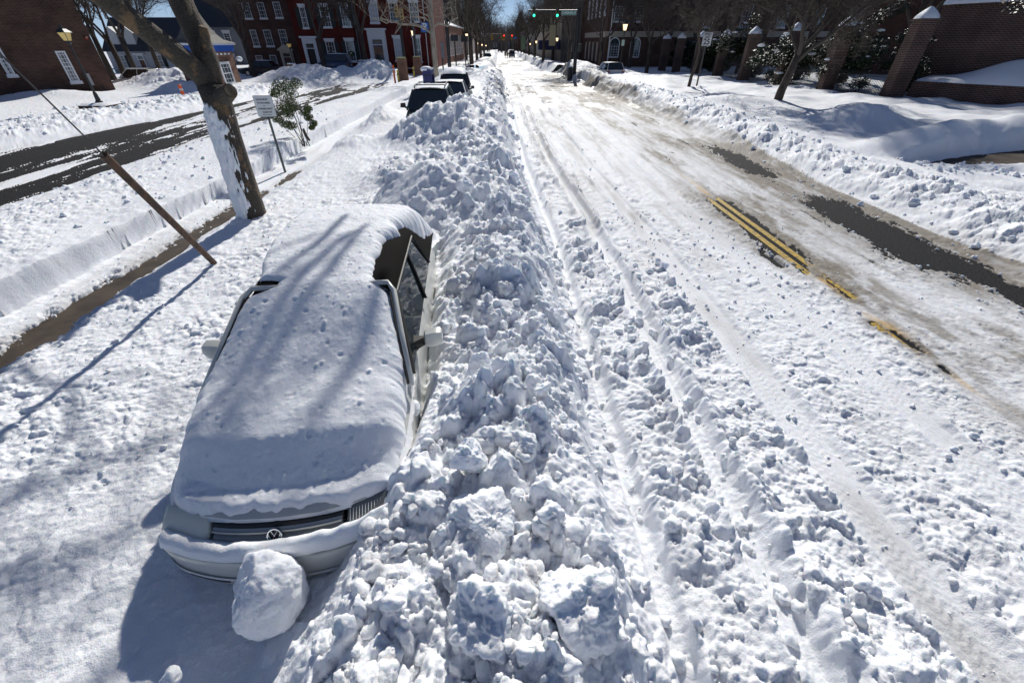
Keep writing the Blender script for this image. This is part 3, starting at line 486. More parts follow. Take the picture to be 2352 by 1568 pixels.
# the blanket of snow lying on it
def under(x, y):
    hw = np.interp(y, BY, BW); q = np.abs(x) / hw; bw_ = .20 * q ** 2.3 * np.clip(1 - (y - .05) / 1.1, 0, 1); z = np.interp(y - bw_, BY, BZ) - .035 * np.clip((q - .7) / .2, 0, 1) ** 2 - .5 * np.clip(q - .93, 0, 1)
    wsz = np.interp(y, [1.15, 1.86], [.925, 1.345]); wsh = np.interp(y, [1.15, 1.86], [.755, .60]); g = (y > 1.15) & (y <= 1.9) & (np.abs(x) < wsh); z = np.where(g, np.maximum(z, wsz), z)
    zt = np.interp(y, [1.86, 2.17, 2.72, 3.33, 3.67, 4.0, 4.28], [1.385, 1.415, 1.435, 1.40, 1.30, 1.12, .94]); h = np.interp(y, [1.86, 2.6, 3.4, 3.8, 4.28], [.60, .60, .61, .66, .74]); qq = np.abs(x) / h
    rz_ = zt - np.interp(qq, [0, .4, .75, .93, 1, 1.06], [0, .002, .012, .035, .075, .13]) - np.clip(qq - 1.06, 0, 9) * 2.4; z = np.where((y > 1.88) & (y <= 4.29), np.maximum(z, rz_), z); return z
vy = np.linspace(.168, 4.85, 440)[:, None]; ux = np.linspace(-1, 1, 170)[None, :]
eL = np.interp(vy, [0, .14, .22, .35, .6, 1.1, 1.3, 1.84, 1.90, 2.02, 2.10, 2.4, 2.9, 3.4, 4.0, 4.85], [.45, .50, .70, .75, .785, .80, .74, .615, .40, .38, .58, .68, .76, .82, .86, .8])
eR = np.interp(vy, [0, .14, .25, .35, .6, 1.0, 1.25, 1.5, 1.84, 1.95, 2.05, 2.4, 2.8, 3.0, 3.2, 3.7, 4.85], [.45, .60, .70, .72, .745, .75, .73, .665, .575, .50, .43, .415, .45, .56, .52, .72, .8])
eL = eL + (fbm(vy * 9, vy * 0, 201, 4) - .5) * .05; eR = eR + (fbm(vy * 9, vy * 0 + 4, 202, 4) - .5) * .06
X_ = np.where(ux < 0, ux * (eL + .05), ux * (eR + .05)); ed = np.where(ux < 0, eL + X_, eR - X_)
Y_ = vy + .20 * (np.abs(X_) / .8) ** 2.3 * np.clip(1 - (vy - .05) / 1.1, 0, 1)
ksm = np.exp(-np.linspace(-2, 2, 15) ** 2); zs = np.interp(vy, [.10, .17, .25, .32, .45, .6, .8, 1.1, 1.4, 1.7, 1.9, 2.3, 2.8, 3.3, 3.8, 4.1, 4.5, 4.85], [.60, .70, .735, .765, .86, .985, 1.045, 1.10, 1.21, 1.35, 1.42, 1.48, 1.52, 1.53, 1.50, 1.38, 1.12, .70]) + 0 * X_
zp = np.pad(zs[:, 0], 7, mode='edge'); zs = np.convolve(zp, ksm / ksm.sum(), 'valid')[:, None] + 0 * X_; cr = np.abs(X_) / .8; zs = zs - .05 * cr ** 2 + .03 * (fbm(X_ * 2.2, Y_ * 1.6, 210, 3) - .5)
zs -= .02 * np.exp(-((vy - .50) / .09) ** 2) * ss(.15, .4, cr) * (X_ > 0) * .6
lim = np.interp(vy, [0, .5, 1.15, 1.9, 2.6, 4.1], [.06, .20, .16, .15, .10, .3]); f_ = np.clip(ed / lim, 0, 1); f_ = np.sqrt(np.clip(1 - (1 - f_) ** 2, 0, 1)); un = under(X_, Y_)
fr_ = ss(.172, .25, vy + (fbm(X_ * 14, X_ * 0, 215, 3) - .5) * .05)
zz = un - .03 + (np.maximum(zs, un + .02) - un + .03) * f_ * fr_
zz += f_ * fr_ * ((fbm(X_ * 14, Y_ * 14, 220, 4) - .5) * .014 + .9 * domes(X_ + 5, Y_, .09, 230, .22, .10, .22) + .7 * domes(X_ + 5, Y_, .04, 240, .35, .15, .35) - .8 * domes(X_ + 9, Y_, .11, 245, .2, .08, .2))
V_ = np.stack([X_.ravel(), Y_.ravel(), zz.ravel()], 1); nr, nc = X_.shape; ii = (np.arange(nr - 1)[:, None] * nc + np.arange(nc - 1)[None, :]).ravel()
blk = np_mesh('snow_cover', V_, np.stack([ii, ii + 1, ii + nc + 1, ii + nc], 1), snow_mat('snow_fine', 150, .003, dirt=False), label='smooth blanket of snow covering the white convertible', cat='snow'); blk.location = car.location; blk.rotation_euler = car.rotation_euler
# snow on the bumper ledge
vv = np.linspace(-.74, .72, 160)[:, None]; uu = np.linspace(0, 1, 14)[None, :]; o_ = .20 * (np.abs(vv) / .80) ** 2.3
hh = (.060 + .05 * fbm(vv * 6, vv * 0, 250, 3) + .03 * ss(-.1, .3, vv) + .07 * ss(.45, .7, vv) + .03 * (fbm(vv * 14, vv * 0, 251, 3) - .5)) * np.sin(np.pi * np.clip(uu * .96 + .04, 0, 1)) ** .5
XX = vv + 0 * uu; YY = -.022 + o_ + uu * .12; ZZ = .553 + hh * ss(-.74, -.70, vv) * 1.0 - .03 * (uu < .01)
sb = np_mesh('snow_cover', np.stack([XX.ravel(), YY.ravel(), ZZ.ravel()], 1), np.stack([q := (np.arange(159)[:, None] * 14 + np.arange(13)[None, :]).ravel(), q + 1, q + 15, q + 14], 1), SNOWP, label='strip of snow lying on the front bumper of the buried car', cat='snow'); sb.location = car.location; sb.rotation_euler = car.rotation_euler

# ------------------------------------------------------------------ guy wire with its wooden guard
gp = at_z(500, 612, .30); gt = Vector((-4.05, 4.62, 2.17)); gd = (gt - gp).normalized()
gw = thing('guy_wire', 'steel guy wire with long brown rusty guard rising from the snow left of the car', 'guy wire', gp)
n_ = 9; prf = [(.042 * math.cos(a), .042 * math.sin(a)) for a in np.linspace(-2.4, 2.4, 12)]; prf2 = [(.03 * math.cos(a), .03 * math.sin(a)) for a in np.linspace(2.4, -2.4, 12)]
q = gd.to_track_quat('Z', 'Y').to_matrix()
sh = MB(); ring = prf + prf2; Lg = (gt - gp).length
rw = [[q @ Vector((a, b, t)) for a, b in ring + [ring[0]]] for t in (-.4, .5, 1.2, Lg)]; sh.grid(rw); k = len(sh.v); sh.f.append(tuple(range(k - 25, k - 1)))
sh.build('guard', mat('guard_brown', (.11, .05, .022), .6, vary=(5, (.03, .018, .012), .4, .65, (3, 3, .6)), bump=(40, .004)), gw)
MB().tube([gd * -.3, gd * 9], .007, 6).build('wire', mat('wire_steel', (.05, .05, .052), .5, metal=.3), gw)
MB().tube([(0, 0, 0), (.10, -.06, -.03)], .012, 6).build('anchor_rod', IRON, gw)

class Face:
    """a facade in its own frame: x along the wall, y into the house, z up; placed by two points on the ground"""
    def __init__(s, name, label, cat, A, B, group=None):
        A = Vector((A[0], A[1], 0)); B = Vector((B[0], B[1], 0)); s.A = A; s.u = (B - A).normalized(); s.rz = math.atan2(s.u.y, s.u.x); s.n = Vector((-s.u.y, s.u.x, 0)); s.L = (B - A).length
        s.o = thing(name, label, cat, A, s.rz, group)
    def px(s, x, y):
        d = ray(x, y); C = Vector((0, 0, CAM_H)); t = (s.A - C).dot(s.n) / d.dot(s.n); q = C + d * t; return (q - s.A).dot(s.u), q.z
    def wall(s, s0, s1, z0, z1, m, depth=8, name='wall', y0=0): return MB().box(s0, s1, y0, y0 + depth, z0, z1).build(name, m, s.o)
    def bar(s, par, name, m, s0, s1, z0, z1, y0=-.08, y1=-.001): return MB().box(s0, s1, y0, y1, z0, z1).build(name, m, par)
    def window(s, xl, xr, yt, yb, trim=WHT, nx=2, ny=4, glass=None, lintel=0, sill=.06, shut=None, arch=False, fw=.09, deep=.10):
        a, z1 = s.px(xl, yt); b, _ = s.px(xr, yt); m_ = (a + b) / 2; pt = s.A + s.u * m_; z0 = z_for(pt.x, pt.y, yb); return s.win(a, b, z0, z1, trim, nx, ny, glass, lintel, sill, shut, arch, fw, deep)
    def win(s, a, b, z0, z1, trim=WHT, nx=2, ny=4, glass=None, lintel=0, sill=.06, shut=None, arch=False, fw=.09, deep=.10):
        h = z1 - z0; w_ = b - a; m = MB(); r = w_ / 2; ztop = z1 - (r if arch else 0)
        if arch:
            for i in range(12):
                t0, t1 = math.pi * i / 12, math.pi * (i + 1) / 12; c = (a + r, ztop)
                P4 = [(c[0] + R_ * math.cos(t), c[1] + R_ * math.sin(t)) for R_, t in ((r, t0), (r, t1), (r - fw, t1), (r - fw, t0))]
                m.hexa([(q[0], -.02, q[1]) for q in P4], [(q[0], -.02 - .06, q[1]) for q in P4])
        else: m.box(a, b, -.08, -.004, z1 - fw, z1)
        m.box(a, a + fw, -.078, -.003, z0, ztop); m.box(b - fw, b, -.078, -.003, z0, ztop); m.box(a, b, -.076, -.002, z0, z0 + fw)
        for i in range(1, nx): x = a + w_ * i / nx; m.box(x - .016, x + .016, -.055, -.045, z0 + fw, ztop)
        for i in range(1, ny): z = z0 + (ztop - z0) * i / ny; t = .03 if (ny % 2 == 0 and i == ny // 2) else .014; m.box(a + fw, b - fw, -.058, -.044, z - t, z + t)
        f = m.build('window', trim, s.o)
        pn = MB().prism([(a + .02, z0 + .02), (b - .02, z0 + .02), (b - .02, ztop)] + ([(a + r + (r - .03) * math.cos(t), ztop + (r - .03) * math.sin(t)) for t in np.linspace(0, math.pi, 12)] if arch else [(b - .02, z1 - .02), (a + .02, z1 - .02)]) + [(a + .02, ztop)], 'y', -.035, -.006); pn.build('pane', glass or GLASS, f)
        if lintel: MB().box(a - .10, b + .10, -.14, -.005, z1 + .002, z1 + lintel).box(a - .16, b + .16, -.18, -.006, z1 + lintel, z1 + lintel + .06).build('lintel', trim, f)
        if sill: MB().box(a - .08, b + .08, -.16, -.004, z0 - sill - .08, z0 - .002).build('sill', trim, f); MB().box(a - .07, b + .07, -.155, -.01, z0 - .001, z0 + .05).build('snow_sill', SNOWP, f)
        if shut:
            for x0, x1 in ((a - shut - .02, a - .02), (b + .02, b + shut + .02)):
                q = MB().box(x0, x1, -.06, -.005, z0, z1 - .05)
                for i in range(14): zz_ = z0 + .1 + (h - .25) * i / 14; q.box(x0 + .05, x1 - .05, -.068, -.061, zz_, zz_ + .03)
                q.build('shutter', SHUT, f)
        return f
    def door(s, xl, xr, yt, yb, m, trim=WHT, sur=.25, corn=.35, ped=False, trans=.4):
        a, z1 = s.px(xl, yt); b, _ = s.px(xr, yt); pt = s.A + s.u * ((a + b) / 2); z0 = z_for(pt.x, pt.y, yb) - .4
        d = MB().box(a, b, -.04, -.003, z0, z1 - trans)
        for i in range(3): h_ = (z1 - trans - z0) / 3; d.box(a + .12, b - .12, -.055, -.041, z0 + h_ * i + .08, z0 + h_ * (i + 1) - .06)
        d.build('door', m, s.o)
        MB().box(a + .05, b - .05, -.035, -.004, z1 - trans + .06, z1 - .03).build('fanlight', GLASS, s.o)
        f = MB().box(a - sur, a - .002, -.16, -.002, z0, z1).box(b + .002, b + sur, -.16, -.002, z0, z1).box(a - sur, b + sur, -.161, -.003, z1 + .002, z1 + corn)
        f.box(a - .05, b + .05, -.10, -.041, z1 - trans - .05, z1 - trans + .05)
        f.box(a - sur - .2, b + sur + .2, -.36, -.004, z1 + corn + .002, z1 + corn + .12)
        if ped: zz_ = z1 + corn + .125; f.prism([(a - sur - .2, zz_), (b + sur + .2, zz_), ((a + b) / 2, zz_ + .55)], 'y', -.34, -.006)
        o = f.build('door_surround', trim, s.o)
        if not ped: MB().box(a - sur - .18, b + sur + .18, -.34, -.01, z1 + corn + .122, z1 + corn + .2).build('snow_ledge', SNOWP, o)
        return o

# ------------------------------------------------------------------ trees
def branch(mb, p, d, ln, r, lv, g, spread=.6, droop=0.0, n=4, fine=None):
    """a wandering limb with smaller ones growing from it; big limbs go to mb, thin ones to fine"""
    segs = 5 if lv > 1 else 3; pts = [p.copy()]; rad = [r]; d = d.normalized(); q = p.copy()
    for i in range(segs):
        d = (d + Vector((g.normal(), g.normal(), g.normal())) * .17 + Vector((0, 0, .10 - droop))).normalized(); q = q + d * ln / segs; pts.append(q.copy()); rad.append(r * (1 - .62 * (i + 1) / segs))
    (mb if lv > 1 or fine is None else fine).tube(pts, rad, 6 if lv > 2 else (5 if lv == 2 else 3), cap=False)
    if lv <= 0: return
    for k in range(n + (1 if lv > 1 else 2)):
        t = .25 + .75 * (k + g.random()) / (n + 1); t = min(t, .999); i = int(t * segs); b = pts[i].lerp(pts[i + 1], t * segs - i)
        a = g.uniform(0, 6.283); u = d.orthogonal().normalized(); u.rotate(Matrix.Rotation(a, 3, d)); nd = (d * (1 - spread * .5) + u * spread * g.uniform(.7, 1.2))
        branch(mb, b, nd, ln * g.uniform(.5, .75), max(rad[i] * .55, .009), lv - 1, g, spread, droop, n, fine)
def make_tree(label, seed, h=9, r=.22, lv=4, lean=0, n=4, spread=.62, fork=.33, m=None, group=None, cat='tree', name='street_tree'):
    g = np.random.default_rng(seed); root = thing(name, label, cat, group=group); tr = MB(); cr = MB()
    top = Vector((lean * h * fork, 0, h * fork)); pts = [Vector((0, 0, -.5)), Vector((lean * .3, 0, .25 * h * fork)), Vector((lean * h * fork * .6, g.normal() * .05, .6 * h * fork)), top]
    tr.tube(pts, [r * 1.15, r * 1.0, r * .9, r * .8], 10)
    for k in range(3 + (g.random() > .5)):
        a = k * 2.1 + g.uniform(-.4, .4); branch(cr, top - Vector((0, 0, .15 * k)), Vector((math.cos(a) * .55, math.sin(a) * .55, 1)), h * .42, r * .55, lv, g, spread, 0, n, cr)
    tr.build('trunk', m or BARK, root, smooth=True); cr.build('branches', m if m is SYCP else TWIG, root); return root
protos = [make_tree('bare street tree', s_, lv=4, n=4) for s_ in (1, 2, 3)]; used = [False] * 3
def tree(label, px, Y, k=0, sc=1.0, group='bare trees along the street', z=None, rz=None, xs=None):
    p = at_y(px, 120, Y); o = protos[k % 3]
    if used[k % 3]: o = copy_tree(o)
    used[k % 3] = True; o['label'] = label; o['group'] = group
    o.location = (p.x, Y, z if z is not None else float(drop(Y)) + .3); o.scale = ((xs or sc), (xs or sc), sc); o.rotation_euler = (0, 0, rz if rz is not None else random.uniform(0, 6)); return o
tree('large dark tree at the left kerb past the tall black pole', 1082, 66, 0, 1.35)
tree('bare tree beside the green-light signal mast on the right pavement', 1308, 62, 1, 1.15)
tree('crooked bare tree on the right before the striped grey building', 1248, 85, 2, 1.2)
tree('tree in front of the dark brown brick house at left', 568, 54, 2, 1.05); tree('tree before the white door of the red brick house', 738, 57, 1, 1.1)
tree('thick pale trunk between the red house and the white-cornice red building', 836, 58, 0, 1.3)
tree('bare tree between brick gable and white clapboard house', 262, 45, 1, 1.0); tree('bare tree behind the white clapboard house', 330, 74, 2, 1.3); tree('bare tree behind the grey slate-roofed house', 470, 92, 0, 1.5)
for i, (px, Y) in enumerate([(1095, 92), (1104, 118), (1112, 150), (1120, 185), (1126, 230), (1131, 280), (1070, 110), (1084, 150), (1100, 200)]):
    tree(['left', 'left'][0] + ' side street tree number %d going away, among the far trees' % (i + 1) if False else ['first', 'second', 'third', 'fourth', 'fifth', 'sixth', 'seventh', 'eighth', 'ninth'][i] + ' bare tree down the left side of the far street', px, Y, i, 1.25 + .1 * (i % 3))
for i, (px, Y) in enumerate([(1228, 112), (1215, 140), (1204, 175), (1190, 215), (1182, 260), (1176, 310), (1240, 150), (1222, 200), (1270, 100)]):
    tree(['first', 'second', 'third', 'fourth', 'fifth', 'sixth', 'seventh', 'eighth', 'ninth'][i] + ' bare tree down the right side of the far street', px, Y, i + 1, 1.2 + .1 * (i % 3))
for i, (px, Y) in enumerate([(1145, 330), (1158, 350), (1166, 370), (1138, 380)]):
    tree(['leftmost', 'second', 'third', 'rightmost'][i] + ' of the four trees closing the end of the street', px, Y, i, 1.5)
fm = MB(); ft = np.random.default_rng(77)
for i in range(34):
    x = ft.uniform(-34, 34); yy = ft.uniform(290, 400); hh0 = ft.uniform(13, 19); base_ = Vector((x, yy, float(drop(yy)))); fm.tube([base_, base_ + Vector((0, 0, hh0 * .3))], [.35, .28], 5)
    for k in range(4): branch(fm, base_ + Vector((0, 0, hh0 * .28)), Vector((math.cos(k * 1.6) * .6, math.sin(k * 1.6) * .6, 1)), hh0 * .45, .16, 3, ft, .65, 0, 4, fm)
fm.build('distant_trees', TWIG, None, label='distant bare trees closing the far end of the street', cat='trees', kind='stuff')
F = Face('town_building', 'long low dark building closing the far end of the street', 'building', (-60, 415), (60, 415), 'buildings down the far street'); F.wall(0, 120, -8, 6, mat('far_brown', (.05, .045, .045), .9), 10)
for i in range(12): F.win(5 + i * 10, 8 + i * 10, -1, 2, nx=2, ny=2, sill=0)
for i, (px, Y) in enumerate([(232, 50), (292, 56), (350, 60), (205, 60)]): tree(['beside the brick gable, leftmost of the group', 'before the dormers of the white house', 'before the right end of the white house', 'behind the brick gable'][i] + ', bare tree', px, Y, i, 1.15, 'bare trees round the white house')
# right-hand verge trees, each its own shape
def vtree(base, z, label, seed, h, r, lean, lv=4, n=4, spread=.75, fork=.36):
    p = at_z(base[0], base[1], z); o = make_tree(label, seed, h, r, lv, lean, n, spread, fork, group='bare trees on the right verge'); o.location = (p.x, p.y, z); return o
vtree((1783, 238), .45, 'nearest bare tree on the right verge, in front of the brick pillars', 21, 7.6, .20, .14, 5, 4, .9, .30)
vtree((1582, 197), .45, 'thin leaning tree beside the speed limit sign', 22, 6.0, .11, .14, 4, 4, .75)
vtree((1485, 165), .45, 'bare tree on the right verge behind the parked white hatchback', 23, 7.5, .19, -.03, 4, 4, .8)
vtree((1690, 168), .5, 'bare tree rising behind the row of capped brick pillars', 24, 7.5, .14, .1, 4, 4, .8)

for i, (px, Y, k, sc) in enumerate([(1655, 54, 0, 1.1), (1745, 44, 1, 1.15), (1590, 62, 2, 1.1), (1850, 40, 1, 1.2), (1960, 36, 2, 1.25), (1530, 66, 0, 1.2), (2080, 34, 0, 1.2), (1450, 64, 1, 1.1), (1380, 62, 2, 1.0)]):
    tree(['between the fourth and fifth pillars', 'behind the fourth pillar from the wall', 'behind the thin leaning tree', 'behind the nearest verge tree', 'behind the second pillar from the wall', 'right of the arched windows', 'behind the largest pillar', 'over the parked white hatchback', 'at the corner of the arched brick building'][i] + ', bare garden tree', px, Y, k, sc, 'bare trees inside the garden')
# the big sycamore by the pavement: trunk, fork, cut stub, plastered snow
sy = thing('sycamore_tree', 'forked sycamore with peeling bark, snow plastered on its trunk, left of the car', 'tree', at_z(582, 499, .3))
b0 = Vector(sy.location)
def P(px, py, Y): return at_y(px, py, Y) - b0
trunk = [P(585, 520, 8.0), P(580, 492, 8.02), P(551, 400, 8.05), P(522, 310, 8.1), P(502, 240, 8.12), P(486, 198, 8.15)]
tr = MB(); tr.tube(trunk, [.29, .245, .222, .212, .212, .215], 22); tk = tr.build('trunk', SYC, sy, smooth=True)
lm = MB(); lm.tube([P(490, 212, 8.15), P(465, 175, 8.1), P(422, 137, 7.9), P(370, 97, 7.7), P(323, 60, 7.5), P(272, 22, 7.3), P(215, -20, 7.1), P(100, -120, 6.6), P(-60, -260, 6.2)], [.18, .17, .158, .15, .142, .135, .125, .12, .08], 16)
lb = lm.build('limb', SYC, sy, smooth=True)
rm = MB(); rm.tube([P(486, 200, 8.17), P(474, 135, 8.3), P(447, 70, 8.4), P(418, 10, 8.5), P(395, -60, 8.6), P(380, -160, 8.7)], [.175, .17, .17, .172, .17, .12], 16); rl = rm.build('limb', mat('sycamore_bark_dark', (.085, .068, .05), .9, vary=(5, (.15, .12, .09), .5, .66, (1, 1, .3)), bump=(30, .05)), sy, smooth=True)
stp = [P(503, 228, 8.1), P(520, 216, 7.95), P(529, 209, 7.86)]; sm_ = MB(); sm_.tube(stp, [.15, .125, .105], 16); stub = sm_.build('cut_stub', SYC, sy, smooth=False)
dd = (stp[2] - stp[1]).normalized(); MB().tube([stp[2] + dd * .004, stp[2] + dd * .02], .088, 18).build('cut_face', mat('cut_wood', (.20, .155, .10), .85, vary=(8, (.10, .075, .05), .4, .6)), stub)
st2 = MB(); st2.tube([P(468, 110, 8.2), P(470, 80, 8.15), P(466, 62, 8.12)], [.09, .075, .06], 10); st2.build('broken_stub', SYC, sy, smooth=True)
gs = np.random.default_rng(8); ll = MB()
for a, b_, dr in ((P(440, 60, 8.4), .035, (.4, .0, .5)), (P(410, -10, 8.5), .05, (1.0, .1, .45)), (P(395, -60, 8.6), .05, (1.1, .0, .7)), (P(390, -110, 8.6), .05, (.7, .3, 1.0)), (P(385, -150, 8.7), .06, (-.2, -.3, 1.0)), (P(215, -20, 7.1), .05, (-.2, -.4, .9)), (P(100, -120, 6.6), .05, (-.3, -.2, .9)), (P(300, 40, 7.4), .02, (.5, .1, .6))):
    branch(ll, Vector(a), Vector(dr), 2.6 if b_ > .04 else 1.3, b_, 3, gs, .6, 0, 3, ll)
# long limbs reaching out over the car: they throw the soft streaks of shade across its blanket of snow
for pts, r0 in (([(-4.6, 8.4, 5.2), (-3.2, 8.3, 6.0), (-1.7, 8.2, 6.2), (-1.25, 8.3, 5.3), (-1.0, 8.5, 4.6)], .07), ([(-1.7, 8.2, 6.2), (-1.15, 8.7, 7.2), (-1.3, 9.2, 8.2)], .055), ([(-1.15, 8.7, 7.2), (-.75, 8.2, 6.4), (-.55, 8.0, 5.7)], .04), ([(-4.6, 8.4, 5.2), (-5.4, 8.2, 7.2), (-5.6, 7.9, 8.8)], .09), ([(-3.2, 8.3, 6.0), (-2.9, 8.6, 7.5), (-2.4, 8.9, 8.6)], .05)):
    v_ = [Vector(q) - b0 for q in pts]; ll.tube(v_, [r0 * (1 - .15 * i) for i in range(len(v_))], 8, cap=False)
    for q in v_[1:]: branch(ll, q, Vector((gs.normal() * .5, gs.normal() * .5, .8)), 1.4, r0 * .35, 2, gs, .6, 0, 3, ll)
for p1, t1, p2, t2, r0 in (((-1.45, 4.3, 1.5), 5.6, (-1.95, 2.0, 1.05), 9.5, .042), ((-1.1, 3.4, 1.35), 6.4, (-1.35, 1.9, 1.0), 9.6, .05), ((-1.75, 4.6, 1.5), 5.4, (-2.1, 3.0, 1.3), 8.4, .045), ((-2.8, 2.6, .35), 9.0, (-4.6, 1.6, .35), 10.5, .045), ((-2.4, 1.8, .35), 9.8, (-4.2, .9, .35), 11, .04)):
    a_ = Vector(p1) + sd * t1 - b0; b_ = Vector(p2) + sd * t2 - b0; ll.tube([a_, a_.lerp(b_, .5) + Vector((.12, 0, 0)), b_], [r0 * .7, r0, r0 * .8], 8, cap=False); branch(ll, a_.lerp(b_, .4), Vector((gs.normal(), .2, .8)), 1.6, r0 * .5, 2, gs, .6, 0, 3, ll)
ll.build('branches', mat('sycamore_twig', (.13, .105, .075), .9), sy)
# snow plastered on the windward side of the trunk
rws = []; ax = [Vector(q) for q in trunk]
for i in range(150):
    t = i / 149 * 4.35; k = min(int(t), 4); c = ax[k].lerp(ax[k + 1], t - k); rr = float(np.interp(t, range(6), [.29, .245, .222, .212, .212, .215])); d_ = (ax[k + 1] - ax[k]).normalized(); s1 = Vector((1, 0, 0)); s1 = (s1 - d_ * s1.dot(d_)).normalized(); s2 = d_.cross(s1)
    row = []
    for j in range(110):
        a = math.pi * (.85 + 1.15 * j / 109); row.append((c, s1 * math.cos(a) + s2 * math.sin(a), rr, t, a))
    rws.append(row)
TT = np.array([[q[3] for q in r_] for r_ in rws]); AA = np.array([[q[4] for q in r_] for r_ in rws])
cov = 1.0 - np.abs(AA - 4.35) / (.85 + .15 * np.clip(4.2 - TT, 0, 1)) + (fbm(AA * 3, TT * 3, 301, 4) - .5) * 1.7 + (fbm(AA * 10, TT * 6, 302, 4) - .5) * 1.5 - 1.6 * ss(3.7, 4.3, TT) - .5 * ss(1.6, .3, TT)
thk = np.clip(cov, -.5, 1) * .05; thk = np.where(cov < 0, -.02, .006 + thk * (.6 + .6 * fbm(AA * 6, TT * 6, 303, 3)))
VV = [rws[i][j][0] + rws[i][j][1] * (rws[i][j][2] + float(thk[i, j])) for i in range(150) for j in range(110)]; ii = (np.arange(149)[:, None] * 110 + np.arange(109)[None, :]).ravel()
np_mesh('snow_crust', [tuple(v) for v in VV], np.stack([ii, ii + 1, ii + 111, ii + 110], 1), SNOWP, sy)

# ------------------------------------------------------------------ buildings
k1 = lambda x, y: (x * .25, y * .25)
kA = lambda x: 552.5 + x * .12611
kB = lambda x: 814.2 + x * .12364
kC = lambda x: 1192.3 + x * .12364
# brick gable at far left
F = Face('brick_building', 'large brown brick building with a blank side wall at far left', 'building', (-36.35, 25.8), (-28.95, 37.05))
F.wall(-14, F.L, -1, 11.5, BRK_A, 14)
F.window(124.3, 148, 117.5, 188, nx=3, ny=8, glass=mat('blind_glass', (.22, .23, .25), .25, vary=(2, (.10, .11, .12), .45, .6))); F.window(-28, -8, 98, 173, nx=3, ny=8)
s0, z1_ = F.px(201, 169); s1, z0_ = F.px(214, 196); MB().box(s0, s1 - .2, -.22, -.003, z0_, z1_).build('meter_box', mat('meter_grey', (.30, .31, .32), .5), F.o); MB().tube([(s0 + .5, -.1, z0_), (s0 + .5, -.1, z0_ - 1.2)], .03, 6).build('conduit', IRON, F.o)
a_, z_ = F.px(196, 88); MB().ball((a_, -.12, z_), .12, (1, .8, .7)).build('alarm_bell', mat('alarm_red', (.25, .03, .02), .5), F.o)
# white clapboard house
CLAP = mat('clapboard_white', (.52, .54, .57), .6); 
F = Face('clapboard_house', 'white clapboard house with black shutters and small porch behind the snow piles', 'house', (at_y(243, 119, 66).x, 66), (at_y(412, 119, 66).x, 66))
zt = F.px(300, 119)[1]; w_ = MB(); zz = -1.2
while zz < zt: w_.hexa([(0, 0, zz), (F.L, 0, zz), (F.L, 7, zz), (0, 7, zz)], [(0, .045, zz + .199), (F.L, .045, zz + .199), (F.L, 7, zz + .199), (0, 7, zz + .199)]); zz += .2
w_.build('wall', CLAP, F.o)
F.window(274, 284, 127, 156, nx=3, ny=4, shut=.45); F.window(357, 369, 126, 154, nx=3, ny=4, shut=.45); F.door(316.5, 328, 129, 158, mat('door_brown', (.16, .06, .025), .5), WHT, .12, .1)
a_, zb_ = F.px(305, 163); b_ = F.px(347, 163)[0]; q = MB().box(a_, b_, -1.3, -1.25, zb_ + .0, zb_ + .08).box(a_, b_, -1.3, -1.25, zb_ - .85, zb_ - .8)
for i in range(15): x = a_ + (b_ - a_) * i / 14; q.box(x - .025, x + .025, -1.29, -1.26, zb_ - .8, zb_)
q.build('porch_rail', WHT, F.o)
rf = MB().prism([(-.3, zt), (7.3, zt), (3.5, zt + 3.6)], 'x', -.3, F.L + .3); rf = rf.build('roof', SLATE, F.o)
for px in (262, 300, 352):
    a_ = F.px(px, 110)[0]; dm = MB().box(a_ - .6, a_ + .6, .5, 2.5, zt + .5, zt + 1.9).prism([(a_ - .8, zt + 1.9), (a_ + .8, zt + 1.9), (a_, zt + 2.6)], 'y', .4, 3).build('dormer', CLAP, rf); MB().box(a_ - .75, a_ + .75, .3, 2.4, zt + .35, zt + .52).build('roof_snow', SNOWP, rf)
for a_ in (2, 4.8): MB().prism([(.4, zt + .42), (2.2, zt + 2.05), (2.3, zt + 2.25), (.4, zt + .62)], 'x', a_, a_ + 1.1).build('roof_snow', SNOWP, rf)
# grey house with slate roof
F = Face('grey_house', 'pale grey house with dark slate roof behind the brick booth', 'house', (at_y(430, 60, 80).x, 80), (at_y(548, 60, 80).x, 80))
zt = F.px(500, 63)[1]; F.wall(0, F.L, -1, zt, mat('grey_stucco', (.20, .215, .24), .8)); MB().prism([(-.4, zt), (8.4, zt), (6.5, zt + 4.6), (3, zt + 4.6)], 'x', -.4, F.L + .4).build('roof', SLATE, F.o)
for x in (478, 512): F.window(x, x + 15, 76, 98, nx=2, ny=4, lintel=.3)
for x in (495, 525): F.window(x, x + 14, 130, 152, nx=2, ny=4, lintel=.3)
MB().box(1, F.L - 1, 2.6, 3.2, zt + 4.4, zt + 4.72).build('roof_snow', SNOWP, F.o); MB().box(3, 4.2, 5, 6, zt + 3, zt + 6.5).build('chimney', BRK_A, F.o)
